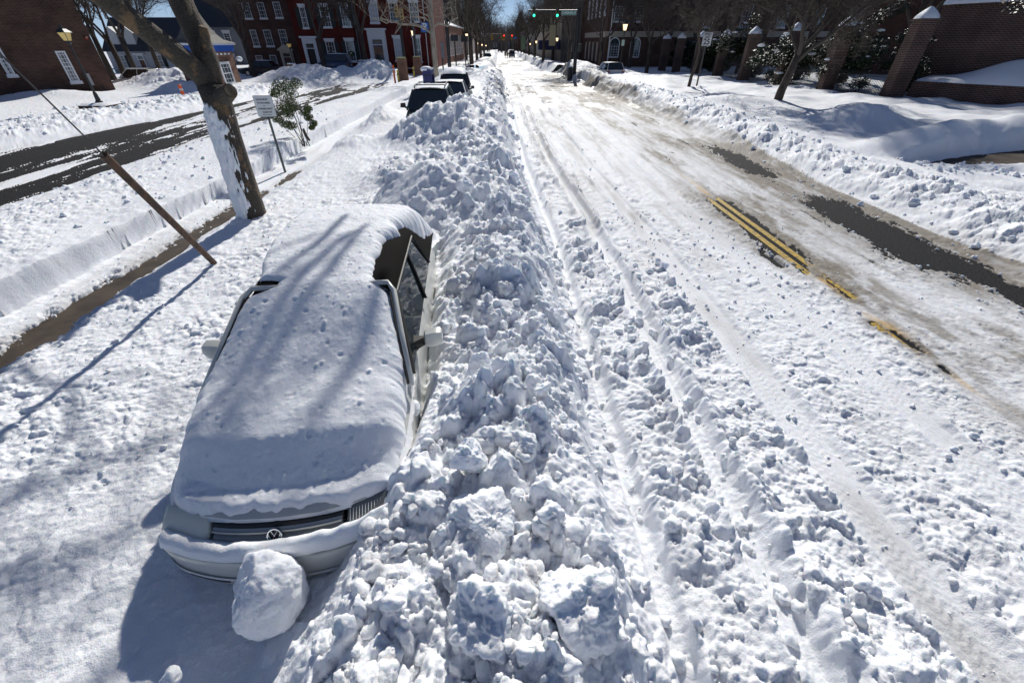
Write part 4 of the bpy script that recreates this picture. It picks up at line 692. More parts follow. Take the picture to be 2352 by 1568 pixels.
# dark brown row house
YR = 68
def xw(px, y=100): return at_y(px, y, YR).x
F = Face('row_house', 'dark brown brick row house with pedimented cream doorway', 'house', (xw(556), YR), (xw(684), YR), 'row houses facing the side street'); F.wall(0, F.L, -1, 14, BRK_B, 9)
for a, b, t, bt in ((10, 145, 50, 345), (285, 415, 45, 340), (575, 705, 35, 330), (160, 275, 545, 850), (405, 540, 545, 845), (680, 815, 540, 835), (265, 390, 1010, 1300), (520, 645, 1005, 1300)):
    F.window(kA(a), kA(b), t * .1261, bt * .1261, nx=3 if t < 1000 else 1, ny=4 if t < 1000 else 2, trim=mat('dim_trim', (.42, .43, .45), .5))
F.door(kA(775), kA(905), 975 * .1261, 1330 * .1261, mat('door_maroon', (.05, .012, .012), .4), CREAM, .35, .3, True)
F = Face('row_house', 'red brick house with black shutters and wreaths in its lower windows', 'house', (xw(684.2), YR - .3), (xw(819), YR - .3), 'row houses facing the side street'); F.wall(0, F.L, -1, 14, BRK_R, 9)
for a, b, t, bt in ((1060, 1165, 130, 515), (1425, 1590, 120, 500), (1800, 1955, 110, 490), (1540, 1700, 755, 1120), (1900, 2055, 745, 1120)):
    f = F.window(kA(a), kA(b), t * .1261, bt * .1261, nx=3, ny=4, lintel=.25, shut=.55)
    if t > 700:
        m_, zc = F.px(kA((a + b) / 2 + 45), (t + 235) * .1261); MB().tube([(m_ + .26 * math.cos(q), -.14, zc + .26 * math.sin(q)) for q in np.linspace(0, 6.283, 17)], .075, 6, False).build('wreath', mat('wreath_green', (.03, .05, .02), .9), f)
F.door(kA(1190), kA(1330), 800 * .1261, 1290 * .1261, BLK, WHT, .4, .6, trans=.5)
dp = MB(); pt = F.px(kA(2095), 60)[0]; dp.tube([(pt, -.12, 0), (pt, -.12, 14)], .07, 8); dp.build('drainpipe', mat('pipe_grey', (.10, .11, .13), .5), F.o)
F = Face('row_house', 'red brick corner building with tall white door surround and pale blinds', 'house', (xw(819.2), YR), (xw(999), YR), 'row houses facing the side street'); F.wall(0, F.L, -1, 14, BRK_R, 14)
BLIND = mat('white_blind', (.48, .50, .54), .5)
for a, b, t, bt, gm in ((245, 415, 60, 430, BLIND), (625, 790, 50, 405, None), (1005, 1170, 45, 405, None), (715, 860, 710, 1130, BLIND), (1075, 1215, 705, 1150, None)): F.window(kB(a), kB(b), t * .1236, bt * .1236, nx=3, ny=4, lintel=.25, glass=gm)
F.door(kB(330), kB(510), 740 * .1236, 1190 * .1236, GLASS, WHT, .55, 1.0, trans=.55)
MB().tube([(F.px(kB(1310), 60)[0], -.1, 0), (F.px(kB(1310), 60)[0], -.1, 14)], .05, 8).build('drainpipe', WHT, F.o); F.bar(F.o, 'corner_board', BRK_O, F.L - .6, F.L + .01, -1, 14, -.12, -.002)
# one-storey brick shop with arcade beyond the corner
cx_ = xw(999)
F = Face('arcade_building', 'low brick building with a row of arched windows past the corner house', 'building', (cx_ - .5, 83), (cx_ + .8, 112)); F.wall(0, F.L, -1, 5.2, BRK_O, 8)
F.o.rotation_euler = (0, 0, F.rz)
for i in range(9): F.win(1.2 + i * 3, 2.8 + i * 3, .9, 4.0, nx=2, ny=4, arch=True, sill=0)
MB().prism([(0, 5.2), (5, 5.2), (5, 6.8)], 'x', -.2, F.L + .2).build('roof', SLATE, F.o); MB().prism([(-.1, 5.25), (4.9, 6.9), (4.9, 7.05), (-.1, 5.42)], 'x', -.2, F.L + .2).build('roof_snow', SNOWP, F.o)
# town blocks down both sides of the street
def block(name, label, A, B, h, m, nwin, rows, wc=WHT, pil=False, roofm=None, depth=12):
    F = Face(name, label, 'building', A, B, 'buildings down the far street'); zb = float(drop((A[1] + B[1]) / 2)); F.wall(0, F.L, zb - 2, zb + h, m, depth)
    for i in range(nwin):
        for j in range(rows):
            c = F.L * (i + .5) / nwin; z = zb + 1.2 + (h - 1) * j / rows; F.win(c - .5, c + .5, z, z + min(1.9, (h - 1) / rows * .6), wc, 2, 2, sill=0)
    if pil:
        for i in range(nwin * 2 + 1): MB().box(F.L * i / (nwin * 2) - .18, F.L * i / (nwin * 2) + .18, -.35, -.002, zb, zb + h - 1).build('pilaster', CREAM if pil == 1 else wc, F.o)
    MB().box(-.4, F.L + .4, -.4, depth, zb + h, zb + h + .5).build('cornice', roofm or CREAM, F.o); return F
DB = mat('brown_render', (.12, .095, .075), .8, vary=(1.5, (.08, .062, .05), .4, .65)); GB = mat('grey_brown_stone', (.24, .21, .18), .8, vary=(1.2, (.16, .14, .12), .4, .65))
for i, (y0, y1, h, m, lab) in enumerate([(113, 135, 12, DB, 'brown'), (136, 165, 10, BRK_A, 'brick'), (166, 210, 12, GB, 'stone'), (211, 270, 10, BRK_B, 'dark brick')]): block('town_building', ['first', 'second', 'third', 'fourth'][i] + ' building, of %s, past the arcade on the left of the far street' % lab, (-10.3, y0), (-10.3, y1), h, m, 5, 3)
for i, (y0, y1, h, m, lab, pl) in enumerate([(92, 128, 15, GB, 'tall pilastered grey', 1), (129, 160, 9, CREAM, 'cream', 0), (161, 205, 11, DB, 'brown', 0), (206, 270, 10, BRK_B, 'dark brick', 0)]): block('town_building', lab + ' building on the right of the far street', (11.2, y1), (11.2, y0), h, m, 6, 3 if h > 9 else 2, pil=pl)
# church tower at the end
tw = thing('church_tower', 'distant brick tower with a pointed dark roof at the end of the street', 'tower', (at_y(1195, 60, 330).x, 330, 0)); MB().box(-2.9, 2.9, 0, 5.8, -4, 13).build('wall', BRK_B, tw); MB().box(-2.2, -1.4, -.03, -.001, 10.6, 12).box(-.4, .4, -.03, -.001, 10.6, 12).box(1.4, 2.2, -.03, -.001, 10.6, 12).build('opening', BLK, tw)
MB().add([(-3.1, -.2, 13), (3.1, -.2, 13), (3.1, 6, 13), (-3.1, 6, 13), (0, 2.9, 18.6)], [(0, 1, 4), (1, 2, 4), (2, 3, 4), (3, 0, 4), (3, 2, 1, 0)]).build('roof', SLATE, tw)
# large brick building on the right, with arched windows
YB = 70; F = Face('civic_building', 'large brick building with arched ground-floor windows and a pale stone band', 'building', (at_y(1391, 100, YB).x, YB), (at_y(1391, 100, YB).x + 46, YB)); F.wall(0, 46, -1, 16, BRK_A, 22)
for a, b in ((1690, 1885), (2085, 2275)): F.window(kC(a), kC(b), 695 * .1236, 1075 * .1236, nx=4, ny=5, arch=True, sill=0, fw=.12)
for a, b in ((1785, 1950), (2170, 2330)): F.window(kC(a), kC(b), 115 * .1236, 405 * .1236, nx=4, ny=5)
z1_ = F.px(1400, 70)[1]; F.bar(F.o, 'stone_band', CREAM, -.06, 46, z1_ - .75, z1_ - .1, -.12, -.002)
for i in range(6): F.win(13 + i * 5, 14.3 + i * 5, 4.6, 7.0, nx=3, ny=4); F.win(13 + i * 5, 14.3 + i * 5, 9, 11.5, nx=3, ny=4)
sd_ = MB().box(-.13, -.003, .5, 17, z1_ - .75, z1_ - .1).build('stone_band', CREAM, F.o)
for i in range(5): MB().box(-.10, -.004, 2 + i * 3.2, 2.9 + i * 3.2, .6, z1_ - 1.3).build('side_window', CREAM, F.o); MB().box(-.10, -.004, 2 + i * 3.2, 2.9 + i * 3.2, z1_ + 1.6, z1_ + 4.8).build('side_window', WHT, F.o)
MB().tube([(.5, -.1, 0), (.5, -.1, 16)], .08, 8).build('drainpipe', WHT, F.o)

# brick booth with blue cornice
xb_ = at_y(487, 125, 38).x; DB_ = xb_ - at_y(404, 125, 38).x
F = Face('brick_booth', 'small brick booth with bright blue cornice and swept grey shingle roof', 'booth', (xb_, 38), (xb_, 40.9))
zt = F.px(500, 119)[1]; F.wall(0, F.L, -.8, zt, BRK_O, DB_); F.window(500, 524, 143, 194, nx=3, ny=4, sill=.1, fw=.16)
fl = MB(); a0, a1 = F.px(498, 139)[0], F.px(526, 139)[0]
for i in range(9): a = a0 + (a1 - a0) * i / 8; fl.box(a - .03, a + .03, -.012, -.002, F.px(500, 140)[1], F.px(500, 132)[1])
fl.build('brick_arch', BRK_P, F.o)
q = MB(); [q.box(.5 + i * .55, .75 + i * .55, -.05, -.001, zt - .22, zt - .1) for i in range(4)]; q.build('dentils', SNOWP, F.o)
z2_ = F.px(500, 104)[1]; z3_ = F.px(500, 99)[1]; MB().box(-.15, F.L + .15, -.15, DB_ + .15, zt, z2_).build('cornice', mat('blue_paint', (.01, .09, .42), .45), F.o); MB().box(-.3, F.L + .3, -.3, DB_ + .3, z2_, z3_).build('gutter', WHT, F.o)
rws = []
for t in np.linspace(0, 1, 9):
    e_ = .34 - 1.6 * (t ** .5); zz = z3_ + 3.0 * t ** 1.3; a, b, c, d = -e_, F.L + e_, -e_, DB_ + e_; rws.append([(a, c, zz), (b, c, zz), (b, d, zz), (a, d, zz), (a, c, zz)])
MB().grid(rws).build('roof', SHING, F.o); lm_ = MB().tube([(F.L - .1, 0, zt - .9), (F.L + .15, -.3, zt - .78), (F.L + .15, -.3, zt - .6)], .04, 6); lm_.build('wall_lamp', IRON, F.o); MB().ball((F.L + .15, -.32, zt - .52), .25, (1.1, 1, .75)).build('snow_cap', SNOWP, F.o, smooth=True)

# ------------------------------------------------------------------ fence of brick pillars, hedge and garden walls on the right
def leaves(mb, blobs, n, size, g, flat=.8):
    for _ in range(n):
        c = blobs[g.integers(len(blobs))]; u = Vector(g.normal(size=3)); u.normalize(); q = Vector(c[:3]) + u * c[3] * g.random() ** .45 * (1 if len(c) < 5 else 1); q.z = c[2] + (q.z - c[2]) * flat
        a = Vector(g.normal(size=3)); a.normalize(); b = a.orthogonal().normalized(); s_ = size * g.uniform(.6, 1.4); k = len(mb.v)
        mb.v += [tuple(q - a * s_), tuple(q + b * s_ * .45), tuple(q + a * s_), tuple(q - b * s_ * .45)]; mb.f.append((k, k + 1, k + 2, k + 3))
HEDGE = mat('evergreen_leaves', (.016, .026, .012), .45, vary=(2, (.06, .085, .03), .45, .7)); HED2 = mat('evergreen_leaves_light', (.05, .075, .025), .4, vary=(3, (.09, .11, .04), .4, .7))
PILL = [(1520, 158, 78), (1552, 162, 76), (1596, 167, 72), (1647, 172, 68), (1706, 180, 62), (1790, 191, 53), (1892, 207, 38), (2043, 226, 17)]
ORD = ['farthest', 'seventh from the garden wall', 'sixth from the garden wall', 'fifth from the garden wall', 'fourth from the garden wall', 'third from the garden wall', 'second from the garden wall', 'first and largest, at the garden wall']
PL = []
for i, (bx, by, cy) in enumerate(PILL):
    p = at_z(bx, by, .5); zt = z_for(p.x, p.y, cy); PL.append((p.x, p.y, zt)); w_ = .38 if i < 7 else .40
    t = thing('brick_pillar', 'brick fence pillar with snow cap, ' + ORD[i], 'pillar', (p.x, p.y, 0), R(-8), 'snow-capped brick fence pillars'); hz = zt - .55
    MB().box(-w_, w_, -w_, w_, -.4, hz).build('shaft', BRK_P, t)
    cp = MB().box(-w_ - .06, w_ + .06, -w_ - .06, w_ + .06, hz, hz + .09).build('cap', BRK_P, t)
    sc = MB(); rws = []
    for tt in np.linspace(0, 1, 7):
        e_ = (w_ + .05) * (1 - tt ** 1.35 * .92); zz = hz + .092 + .5 * tt ** .9; rws.append([(e_ * math.cos(a) * (1 + .22 * abs(math.sin(2 * a))), e_ * math.sin(a) * (1 + .22 * abs(math.sin(2 * a))), zz) for a in np.linspace(0, 2 * math.pi, 21)])
    sc.grid(rws); sc.build('snow_cap', SNOWP, t, smooth=True)
gh = np.random.default_rng(9)
for i in range(7):
    (x0, y0, t0), (x1, y1, t1) = PL[i], PL[i + 1]; h = thing('hedge', 'dark evergreen hedge bay ' + ['between the two farthest pillars', 'two bays in from the far end of the fence', 'three bays in from the far end of the fence', 'behind the speed limit sign', 'between the third and fourth pillars from the garden wall', 'between the second and third pillars from the garden wall', 'next to the garden wall, with iron railing in front'][i], 'hedge', ((x0 + x1) / 2, (y0 + y1) / 2, 0), 0, 'hedge bays between the brick pillars')
    mx, my = (x0 + x1) / 2, (y0 + y1) / 2; bl = []; d = Vector((x1 - x0, y1 - y0, 0)); nrm = Vector((-d.y, d.x, 0)).normalized()
    if nrm.x < 0: nrm = -nrm
    for k in range(int(d.length * 5)):
        t_ = gh.random() * 1.0; q = Vector((x0 - mx, y0 - my, 0)) + d * t_ + nrm * gh.uniform(.4, 1.7); bl.append((q.x, q.y, gh.uniform(.9, max(1.6, (t0 + t1) / 2 - .45 - .3)), gh.uniform(.35, .6)))
    m = MB(); leaves(m, bl, int(3200 * (1 + d.length / 4)), .075 if i > 3 else .11, gh); m.build('foliage', HEDGE, h)
    m = MB(); leaves(m, bl[::2], int(260 * (1 + d.length / 4)), .06 if i > 3 else .09, gh); m.build('young_leaves', HED2, h)
    m = MB()
    for b_ in bl[::4]:
        if b_[2] > 1.2: m.ball((b_[0], b_[1], b_[2] + b_[3] * .7), b_[3] * .3, (1.2, .8, .3), 8, 5)
    m.build('snow_clumps', SNOWP, h, smooth=True)
    if i >= 3:
        f = thing('iron_railing', ['railing of black pickets buried in snow, farthest from the garden wall', 'railing of black pickets under the hedge left of the nearest verge tree', 'railing of black pickets right of the nearest verge tree', 'railing of black pickets beside the garden wall'][i - 3], 'railing', (x0, y0, 0), math.atan2(d.y, d.x), 'iron railings between the brick pillars'); q = MB(); n_ = int(d.length / .13)
        for k in range(n_): x = .5 + (d.length - 1) * k / n_; q.tube([(x, 0, .3), (x, 0, 1.62), (x, 0, 1.70)], [.012, .012, .002], 4)
        q.build('pickets', IRON, f); q = MB().box(.4, d.length - .4, -.02, .02, 1.42, 1.46).build('rail', IRON, f)
        q = MB().box(d.length * .2, d.length * .75, -.62, -.3, -.3, .63).build('plinth', BRK_P, f) if i > 4 else None
A_ = at_z(2064, 226, .5); B_ = at_z(2352, 252, .5); F = Face('garden_wall', 'low brick garden wall topped with a snow drift at right', 'wall', A_[:2], B_[:2]); zl = z_for(A_.x, A_.y, 188)
F.wall(.3, F.L + 9, -.5, zl, BRK_P, .45); F.bar(F.o, 'coping', BRK_P, .32, F.L + 9, zl, zl + .07, -.04, .5)
rws = []
for x in np.linspace(.4, F.L + 9, 60):
    hgt = .12 + .85 * math.exp(-((x - F.L * .72) / 1.7) ** 2) + .5 * math.exp(-((x - F.L - 2.5) / 2) ** 2); rws.append([(x, yy, zl + .07 + hgt * min(1, (yy / 1.6)) ** .8 + .05 * min(1, yy * 5) + .04 * float(vn(x * .8, yy, 9))) for yy in (.0, .06, .3, .6, .9, 1.3, 1.6, 2.2)])
MB().grid(rws).build('snow_drift', SNOWP, F.o, smooth=True)
off_ = F.n * 2.2; A2 = Vector((A_.x, A_.y, 0)) + off_ + F.u * .6; A2 = A2 - F.u * 1.6; F2 = Face('high_wall', 'high brick wall with snow along its top at the right edge', 'wall', A2[:2], (A2 + F.u * 8)[:2]); sH, zH = F2.px(2250, 13)
F2.wall(0, 22, -.5, zH, BRK_P, .6); F2.bar(F2.o, 'coping', BRK_P, -.04, 22, zH, zH + .1, -.08, .66)
MB().grid([[(x, yy, zH + .1 + (.22 + .12 * float(vn(x * .7, 0, 4))) * e_) for yy, e_ in ((-.08, 0), (-.06, .6), (.1, 1), (.4, 1.1), (.62, .7), (.66, 0))] for x in np.linspace(0, 22, 60)]).build('snow_cap', SNOWP, F2.o, smooth=True)
q = thing('dark_shrub', 'dark evergreen shrubs showing above the high wall at the top right corner', 'shrub', (A2 + F2.u * 7 + F2.n * 2)[:]); m = MB(); leaves(m, [(gh.uniform(-6, 6), gh.uniform(-1, 1.5), gh.uniform(zH - .2, zH + 1.6), .8) for _ in range(22)], 5000, .09, gh); m.build('foliage', HEDGE, q)
bk = Face('garden_house', 'brick house rising behind the fence pillars at upper right', 'house', (31, 44), (47, 30)); bk.wall(0, bk.L, -1, 13, BRK_B, 8)
for i in range(3): bk.win(2 + i * 5, 3.2 + i * 5, 8.5, 10.4, nx=2, ny=4)
MB().box(-1.2, -.05, 0, 8, -1, 9).build('wall_wing', mat('grey_stone', (.16, .145, .13), .8, vary=(3, (.10, .09, .08), .4, .7)), bk.o)
for i, (px, Y, z, r_) in enumerate([(1700, 46, 2.6, 1.5), (1663, 50, 2.4, 1.2), (1835, 36, 2.4, 1.6), (2010, 31, 2.5, 1.4), (1600, 56, 2.2, 1.3)]):
    p = at_y(px, 60, Y); q = thing('holly_bush', ['snowy evergreen between two pillar caps left of the nearest verge tree', 'snow-dusted evergreen behind the sixth pillar', 'tall evergreen behind the nearest verge tree', 'dark evergreen behind the two largest pillars', 'small dark evergreen right of the arched windows'][i], 'bush', (p.x, Y, 0), 0, 'evergreens inside the garden'); bl = [(gh.normal() * r_ * .6, gh.normal() * r_ * .5, z + gh.normal() * .8, r_ * .4) for _ in range(16)]
    m = MB(); leaves(m, bl, 3500, .09, gh); m.build('foliage', HEDGE, q); m = MB(); [m.ball((b_[0], b_[1], b_[2] + r_ * .34), r_ * .15, (1.3, .8, .35), 8, 5) for b_ in bl[::2]]; m.build('snow_clumps', SNOWP, q, smooth=True)

# ------------------------------------------------------------------ street lamps
def make_lamp(label, lit):
    t = thing('street_lamp', label, 'street lamp', group='colonial street lamps'); MB().tube([(0, 0, -.3), (0, 0, .1), (0, 0, .14), (0, 0, .55), (0, 0, .62), (0, 0, 3.02)], [.17, .17, .12, .085, .055, .042], 12).build('pole', IRON, t)
    MB().tube([(0, 0, 3.0), (0, 0, 3.06), (0, 0, 3.12), (0, 0, 3.2)], [.05, .09, .07, .10], 10).build('lantern_base', IRON, t)
    MB().hexa([(-.11, -.11, 3.2), (.11, -.11, 3.2), (.11, .11, 3.2), (-.11, .11, 3.2)], [(-.19, -.19, 3.58), (.19, -.19, 3.58), (.19, .19, 3.58), (-.19, .19, 3.58)]).build('lantern_glass', LAMPG if lit else LAMPD, t)
    f = MB()
    for a in (-1, 1):
        for b in (-1, 1): f.tube([(a * .115, b * .115, 3.19), (a * .195, b * .195, 3.60)], .013, 4)
    f.build('lantern_frame', IRON, t)
    MB().hexa([(-.24, -.24, 3.59), (.24, -.24, 3.59), (.24, .24, 3.59), (-.24, .24, 3.59)], [(-.11, -.11, 3.76), (.11, -.11, 3.76), (.11, .11, 3.76), (-.11, .11, 3.76)]).box(-.08, .08, -.08, .08, 3.75, 3.87).tube([(0, 0, 3.87), (0, 0, 3.97)], [.05, .015], 8).build('lantern_roof', IRON, t); return t
l0 = make_lamp('black street lamp with amber glass standing before the brick gable at left', False); l1 = make_lamp('lit street lamp beside the square blue P sign', True)
pb = at_z(229, 237, .35); l0.location = (pb.x, pb.y, .35); l0.scale = (1, 1, (z_for(pb.x, pb.y, 56) - .35) / 3.97)
pc = thing('planter_base', 'square brick base with snow on top under the left street lamp', 'lamp base', (pb.x, pb.y, 0)); MB().box(-.75, .75, -.6, .6, -.6, .28).build('bricks', BRK_A, pc); MB().grid([[(x, y, .28 + .10 * min(1, (.82 - abs(x)) * 4, (.67 - abs(y)) * 4)) for y in np.linspace(-.66, .66, 9)] for x in np.linspace(-.8, .8, 9)]).build('snow_cap', SNOWP, pc, smooth=True)
def lamp(src, label, px, Y, sc=1.0, first=False):
    o = src if first else copy_tree(src); o['label'] = label; p = at_y(px, 100, Y); o.location = (p.x, Y, float(drop(Y)) + .2); o.scale = (1, 1, sc); return o
def sct(px, py, Y): p = at_y(px, py, Y); return (p.z - float(drop(Y)) - .2) / 3.97
lamp(l1, l1['label'], 951, 60, sct(948, 60, 60), True); lamp(l0, 'unlit street lamp in front of the pedimented doorway', 663, 57, sct(658, 93, 57))
for lab, px, py, Y in (('street lamp left of the large dark kerb tree', 1073, 69, 72), ('lit street lamp in front of the arched windows at right', 1431, 42, 50), ('lit street lamp left of the green-light signal mast', 1279, 80, 78), ('street lamp beside the striped grey building', 1231.5, 89, 105), ('right-hand lamp just beyond the striped grey building', 1217.6, 96, 135), ('second lamp beyond the striped grey building on the right', 1206, 99, 170), ('left-hand lamp just behind the large kerb tree', 1096, 93, 98), ('farther left-hand lamp behind the large kerb tree', 1107, 98, 130), ('farthest left-hand street lamp', 1116, 101, 165)): lamp(l1, lab, px, Y, sct(px, py, Y))
lamp(l0, 'unlit street lamp before the white clapboard house', 384, 60, sct(374, 112, 60))

# ------------------------------------------------------------------ traffic signals
SIGY = mat('signal_yellow', (.55, .33, .02), .45); SIGD = mat('signal_brown', (.14, .10, .03), .5); GRN = mat('signal_green_lit', (.02, .5, .3), .3, emit=(.03, 1, .50), es=2.6); RED = mat('signal_red_lit', (.5, .01, .02), .3, emit=(1, .02, .03), es=3); OFF = mat('signal_dark_lens', (.03, .02, .01), .3)
def sig_head(parent, x, y, z, h, m, lit, back=False):
    w_ = h * .36; r_ = w_ * .36; b_ = MB().box(x - w_ / 2, x + w_ / 2, y - .1, y + .12, z, z + h).build('signal_head', m, parent)
    for i in range(3):
        zc = z + h * (i + .5) / 3; on = lit == i; MB().tube([(x, y - .101, zc), (x, y - .125, zc)], r_, 16).build('lens', (GRN if i == 0 else RED) if on else OFF, b_)
        ring = [(x + r_ * 1.12 * math.cos(a), zc + r_ * 1.12 * math.sin(a)) for a in np.linspace(-.5, math.pi + .5, 14)]; MB().grid([[(q[0], y - .102, q[1]) for q in ring], [(q[0], y - .30, q[1]) for q in ring]]).build('visor', m, b_)
    return b_
YM = 50; pm = at_y(1321, 141, YM); tm_ = thing('traffic_signal', 'traffic signal mast with two green lights and a green street name sign', 'traffic signal', (pm.x, YM, 0)); za = at_y(1270, 26.6, YM).z; xa = at_y(1214, 26.6, YM).x - pm.x
MB().tube([(0, 0, -.6), (0, 0, 3), (0, 0, z_for(pm.x, YM, 18))], [.19, .17, .15], 12).build('pole', BLK, tm_); MB().tube([(0, 0, za), (xa, 0, za + .04)], [.13, .08], 10).build('mast_arm', BLK, tm_)
for px in (1226.3, 1279.6): x = at_y(px, 27, YM).x - pm.x; sig_head(tm_, x, -.22, at_y(px, 40.5, YM).z, at_y(px, 16, YM).z - at_y(px, 40.5, YM).z, SIGD, 0)
s0, s1 = at_y(1289, 30, YM).x - pm.x, at_y(1323, 30, YM).x - pm.x; zb, zt = at_y(1305, 35.5, YM).z, at_y(1305, 25.5, YM).z
sg = MB().box(s0, s1, -.20, -.16, zb, zt).build('street_sign', mat('sign_green', (.01, .22, .13), .4), tm_); e_ = MB().box(s0, s1, -.205, -.198, zb, zb + .02).box(s0, s1, -.205, -.198, zt - .02, zt).box(s0, s0 + .02, -.206, -.199, zb, zt).box(s1 - .02, s1, -.206, -.199, zb, zt).build('border', WHT, sg)
text('lettering', 'CAMERON ST', (zt - zb) * .72, WHT, sg, ((s0 + s1) / 2, -.206, (zb + zt) / 2), (R(90), 0, 0), .003, .95)
MB().box(-.45, -.2, -.15, .15, 2.2, 2.9).build('pedestrian_signal', BLK, tm_); MB().box(.2, .5, -.15, .15, 2.2, 2.9).build('pedestrian_signal', BLK, tm_)
YS = 54; pq = at_y(928, 130, YS); tq = thing('traffic_signal', 'pair of yellow traffic signal heads on a dark post before the red corner building', 'traffic signal', (pq.x, YS, 0))
MB().tube([(0, 0, -.6), (0, 0, z_for(pq.x, YS, 30))], .15, 10).build('pole', IRON, tq)
for a, b, t, bt in ((908, 917, 13, 40), (919, 927.5, 21, 47)): x = at_y((a + b) / 2, 30, YS).x - pq.x; zq = at_y(910, bt, YS).z; sig_head(tq, x, -.3, zq, at_y(910, t, YS).z - zq, SIGY, 9)
MB().box(at_y(896, 22, YS).x - pq.x, at_y(905, 22, YS).x - pq.x, -.5, -.1, at_y(900, 28, YS).z, at_y(900, 23, YS).z).build('visor_box', BLK, tq)
YQ = 46; p = at_y(1033, 157, YQ); q = thing('signal_post', 'tall thick black post rising behind the snow-topped dark car', 'post', (p.x, YQ, 0)); MB().tube([(0, 0, -.5), (0, 0, 9)], [.17, .14], 14).build('pole', BLK, q)
xq = at_y(1105, 86, 175).x; tz = thing('traffic_signal', 'distant signal gantry with two small red lights over the street', 'traffic signal', (at_y(1197, 100, 175).x, 175, -1.3)); MB().tube([(0, 0, 0), (0, 0, at_y(1197, 84, 175).z + 1.3)], .16, 8).build('pole', BLK, tz)
zf = at_y(1180, 86, 175).z + 1.3; xl = at_y(1155, 86, 175).x - tz.location.x; MB().tube([(0, 0, zf), (xl, 0, zf)], .08, 6).build('mast_arm', IRON, tz)
for px in (1158, 1176): sig_head(tz, at_y(px, 86, 175).x - tz.location.x, -.3, zf - .8, 1.5, SIGY, 2)
MB().box(at_y(1178, 86, 175).x - tz.location.x, at_y(1187, 86, 175).x - tz.location.x, -.1, -.06, zf - .45, zf + .05).build('street_sign', mat('sign_blue', (.05, .12, .42), .4), tz)
for px in (1130, 1153): pz = at_y(px, 84, 150); q = thing('traffic_signal', ['small yellow signal on the left span of the far crossing', 'small yellow signal left of the red lights at the far crossing'][px > 1140], 'traffic signal', (pz.x, 150, 0)); sig_head(q, 0, 0, pz.z - .8, 1.4, SIGY, 9); MB().tube([(0, 0, pz.z + .5), (-9 if px < 1140 else -3, 0, pz.z + .6)], .03, 5).build('span_wire', IRON, q)

# ------------------------------------------------------------------ signs, posts, pillars, mailbox
SGN = mat('sign_white', (.62, .64, .64), .45); BKL = mat('sign_letter', (.05, .05, .06), .5)
pd = at_z(645, 362, .42); pd_y = pd.y; q = thing('street_sign', 'white sign reading DOGS MUST BE ON LEASH on a perforated green post', 'sign', (pd.x, pd_y, 0), R(3)); zt = z_for(pd.x, pd_y, 220); zb = z_for(pd.x, pd_y, 268)
po = MB().box(-.028, .028, -.012, .012, -.3, zt - .03).build('post', mat('post_green', (.03, .05, .045), .5), q); hm = MB()
for i in range(40): z = -.1 + i * .052; (hm.box(-.006, .006, -.0125, -.0121, z, z + .012) if z < zb - .05 else None)
hm.build('post_holes', SGN, po)
w_ = .235; cp_ = [(w_ - .03 + .03 * math.cos(a), zt - .03 + .03 * math.sin(a)) for a in np.linspace(0, 1.57, 5)] + [(-w_ + .03 + .03 * math.cos(a), zt - .03 + .03 * math.sin(a)) for a in np.linspace(1.57, 3.14, 5)] + [(-w_ + .03 + .03 * math.cos(a), zb + .03 + .03 * math.sin(a)) for a in np.linspace(3.14, 4.71, 5)] + [(w_ - .03 + .03 * math.cos(a), zb + .03 + .03 * math.sin(a)) for a in np.linspace(4.71, 6.28, 5)]
pn = MB().prism(cp_, 'y', -.022, -.016).build('panel', SGN, q); MB().prism([(a * 1.03, (b - (zt + zb) / 2) * 1.025 + (zt + zb) / 2) for a, b in cp_], 'y', -.0155, -.013).build('panel_back', mat('panel_back', (.05, .07, .065), .5), pn)
bt_ = thing('x', 'x', 'x'); bpy.data.objects.remove(bt_); hh_ = zt - zb
for k, (tx, f_, s_, xx) in enumerate([('DOGS MUST', .82, .105, -.02), ('BE ON LEASH', .66, .105, 0), ('AND', .52, .05, -.01), ('OWNERS MUST', .38, .105, 0), ('CLEAN UP', .22, .105, .02), ('CODE 5-7-35 AND 5-7-42', .09, .042, 0)]): text('lettering', tx, hh_ * s_ * 1.05, BKL, pn, (xx, -.0235, zb + hh_ * f_), (R(90), 0, 0), .0012, .98)
ps = at_z(1600, 197, .45); q = thing('street_sign', 'white SPEED LIMIT 25 sign on a dark post by the thin tree', 'sign', (ps.x, ps.y, 0), R(-6)); z0_, z1_ = z_for(ps.x, ps.y, 106), z_for(ps.x, ps.y, 74.5)
MB().box(-.05, .05, -.02, .02, -.2, z1_ + .1).build('post', mat('post_dark', (.05, .045, .045), .6), q); w_ = (z1_ - z0_) * .4; pn = MB().box(-w_, w_, -.05, -.03, z0_, z1_).build('panel', SGN, q)
MB().box(-w_ + .02, w_ - .02, -.052, -.0502, z0_ + .02, z0_ + .035).box(-w_ + .02, w_ - .02, -.052, -.0502, z1_ - .035, z1_ - .02).box(-w_ + .02, -w_ + .035, -.0521, -.0503, z0_ + .02, z1_ - .02).box(w_ - .035, w_ - .02, -.0521, -.0503, z0_ + .02, z1_ - .02).build('border', BKL, pn)
hh_ = z1_ - z0_
for tx, f_, s_ in (('SPEED', .84, .20), ('LIMIT', .63, .20), ('25', .29, .50)): text('lettering', tx, hh_ * s_ * 1.15, BKL, pn, (0, -.0525, z0_ + hh_ * f_), (R(90), 0, 0), .0012, 1)
Y = 57; q = thing('parking_sign', 'square blue sign with a white letter P on a grey post', 'sign', (at_y(958, 140, Y).x, Y, 0)); X0 = q.location.x; MB().tube([(0, 0, -.5), (0, 0, z_for(X0, Y, 40))], .13, 8).build('post', mat('post_grey', (.05, .055, .065), .5), q)
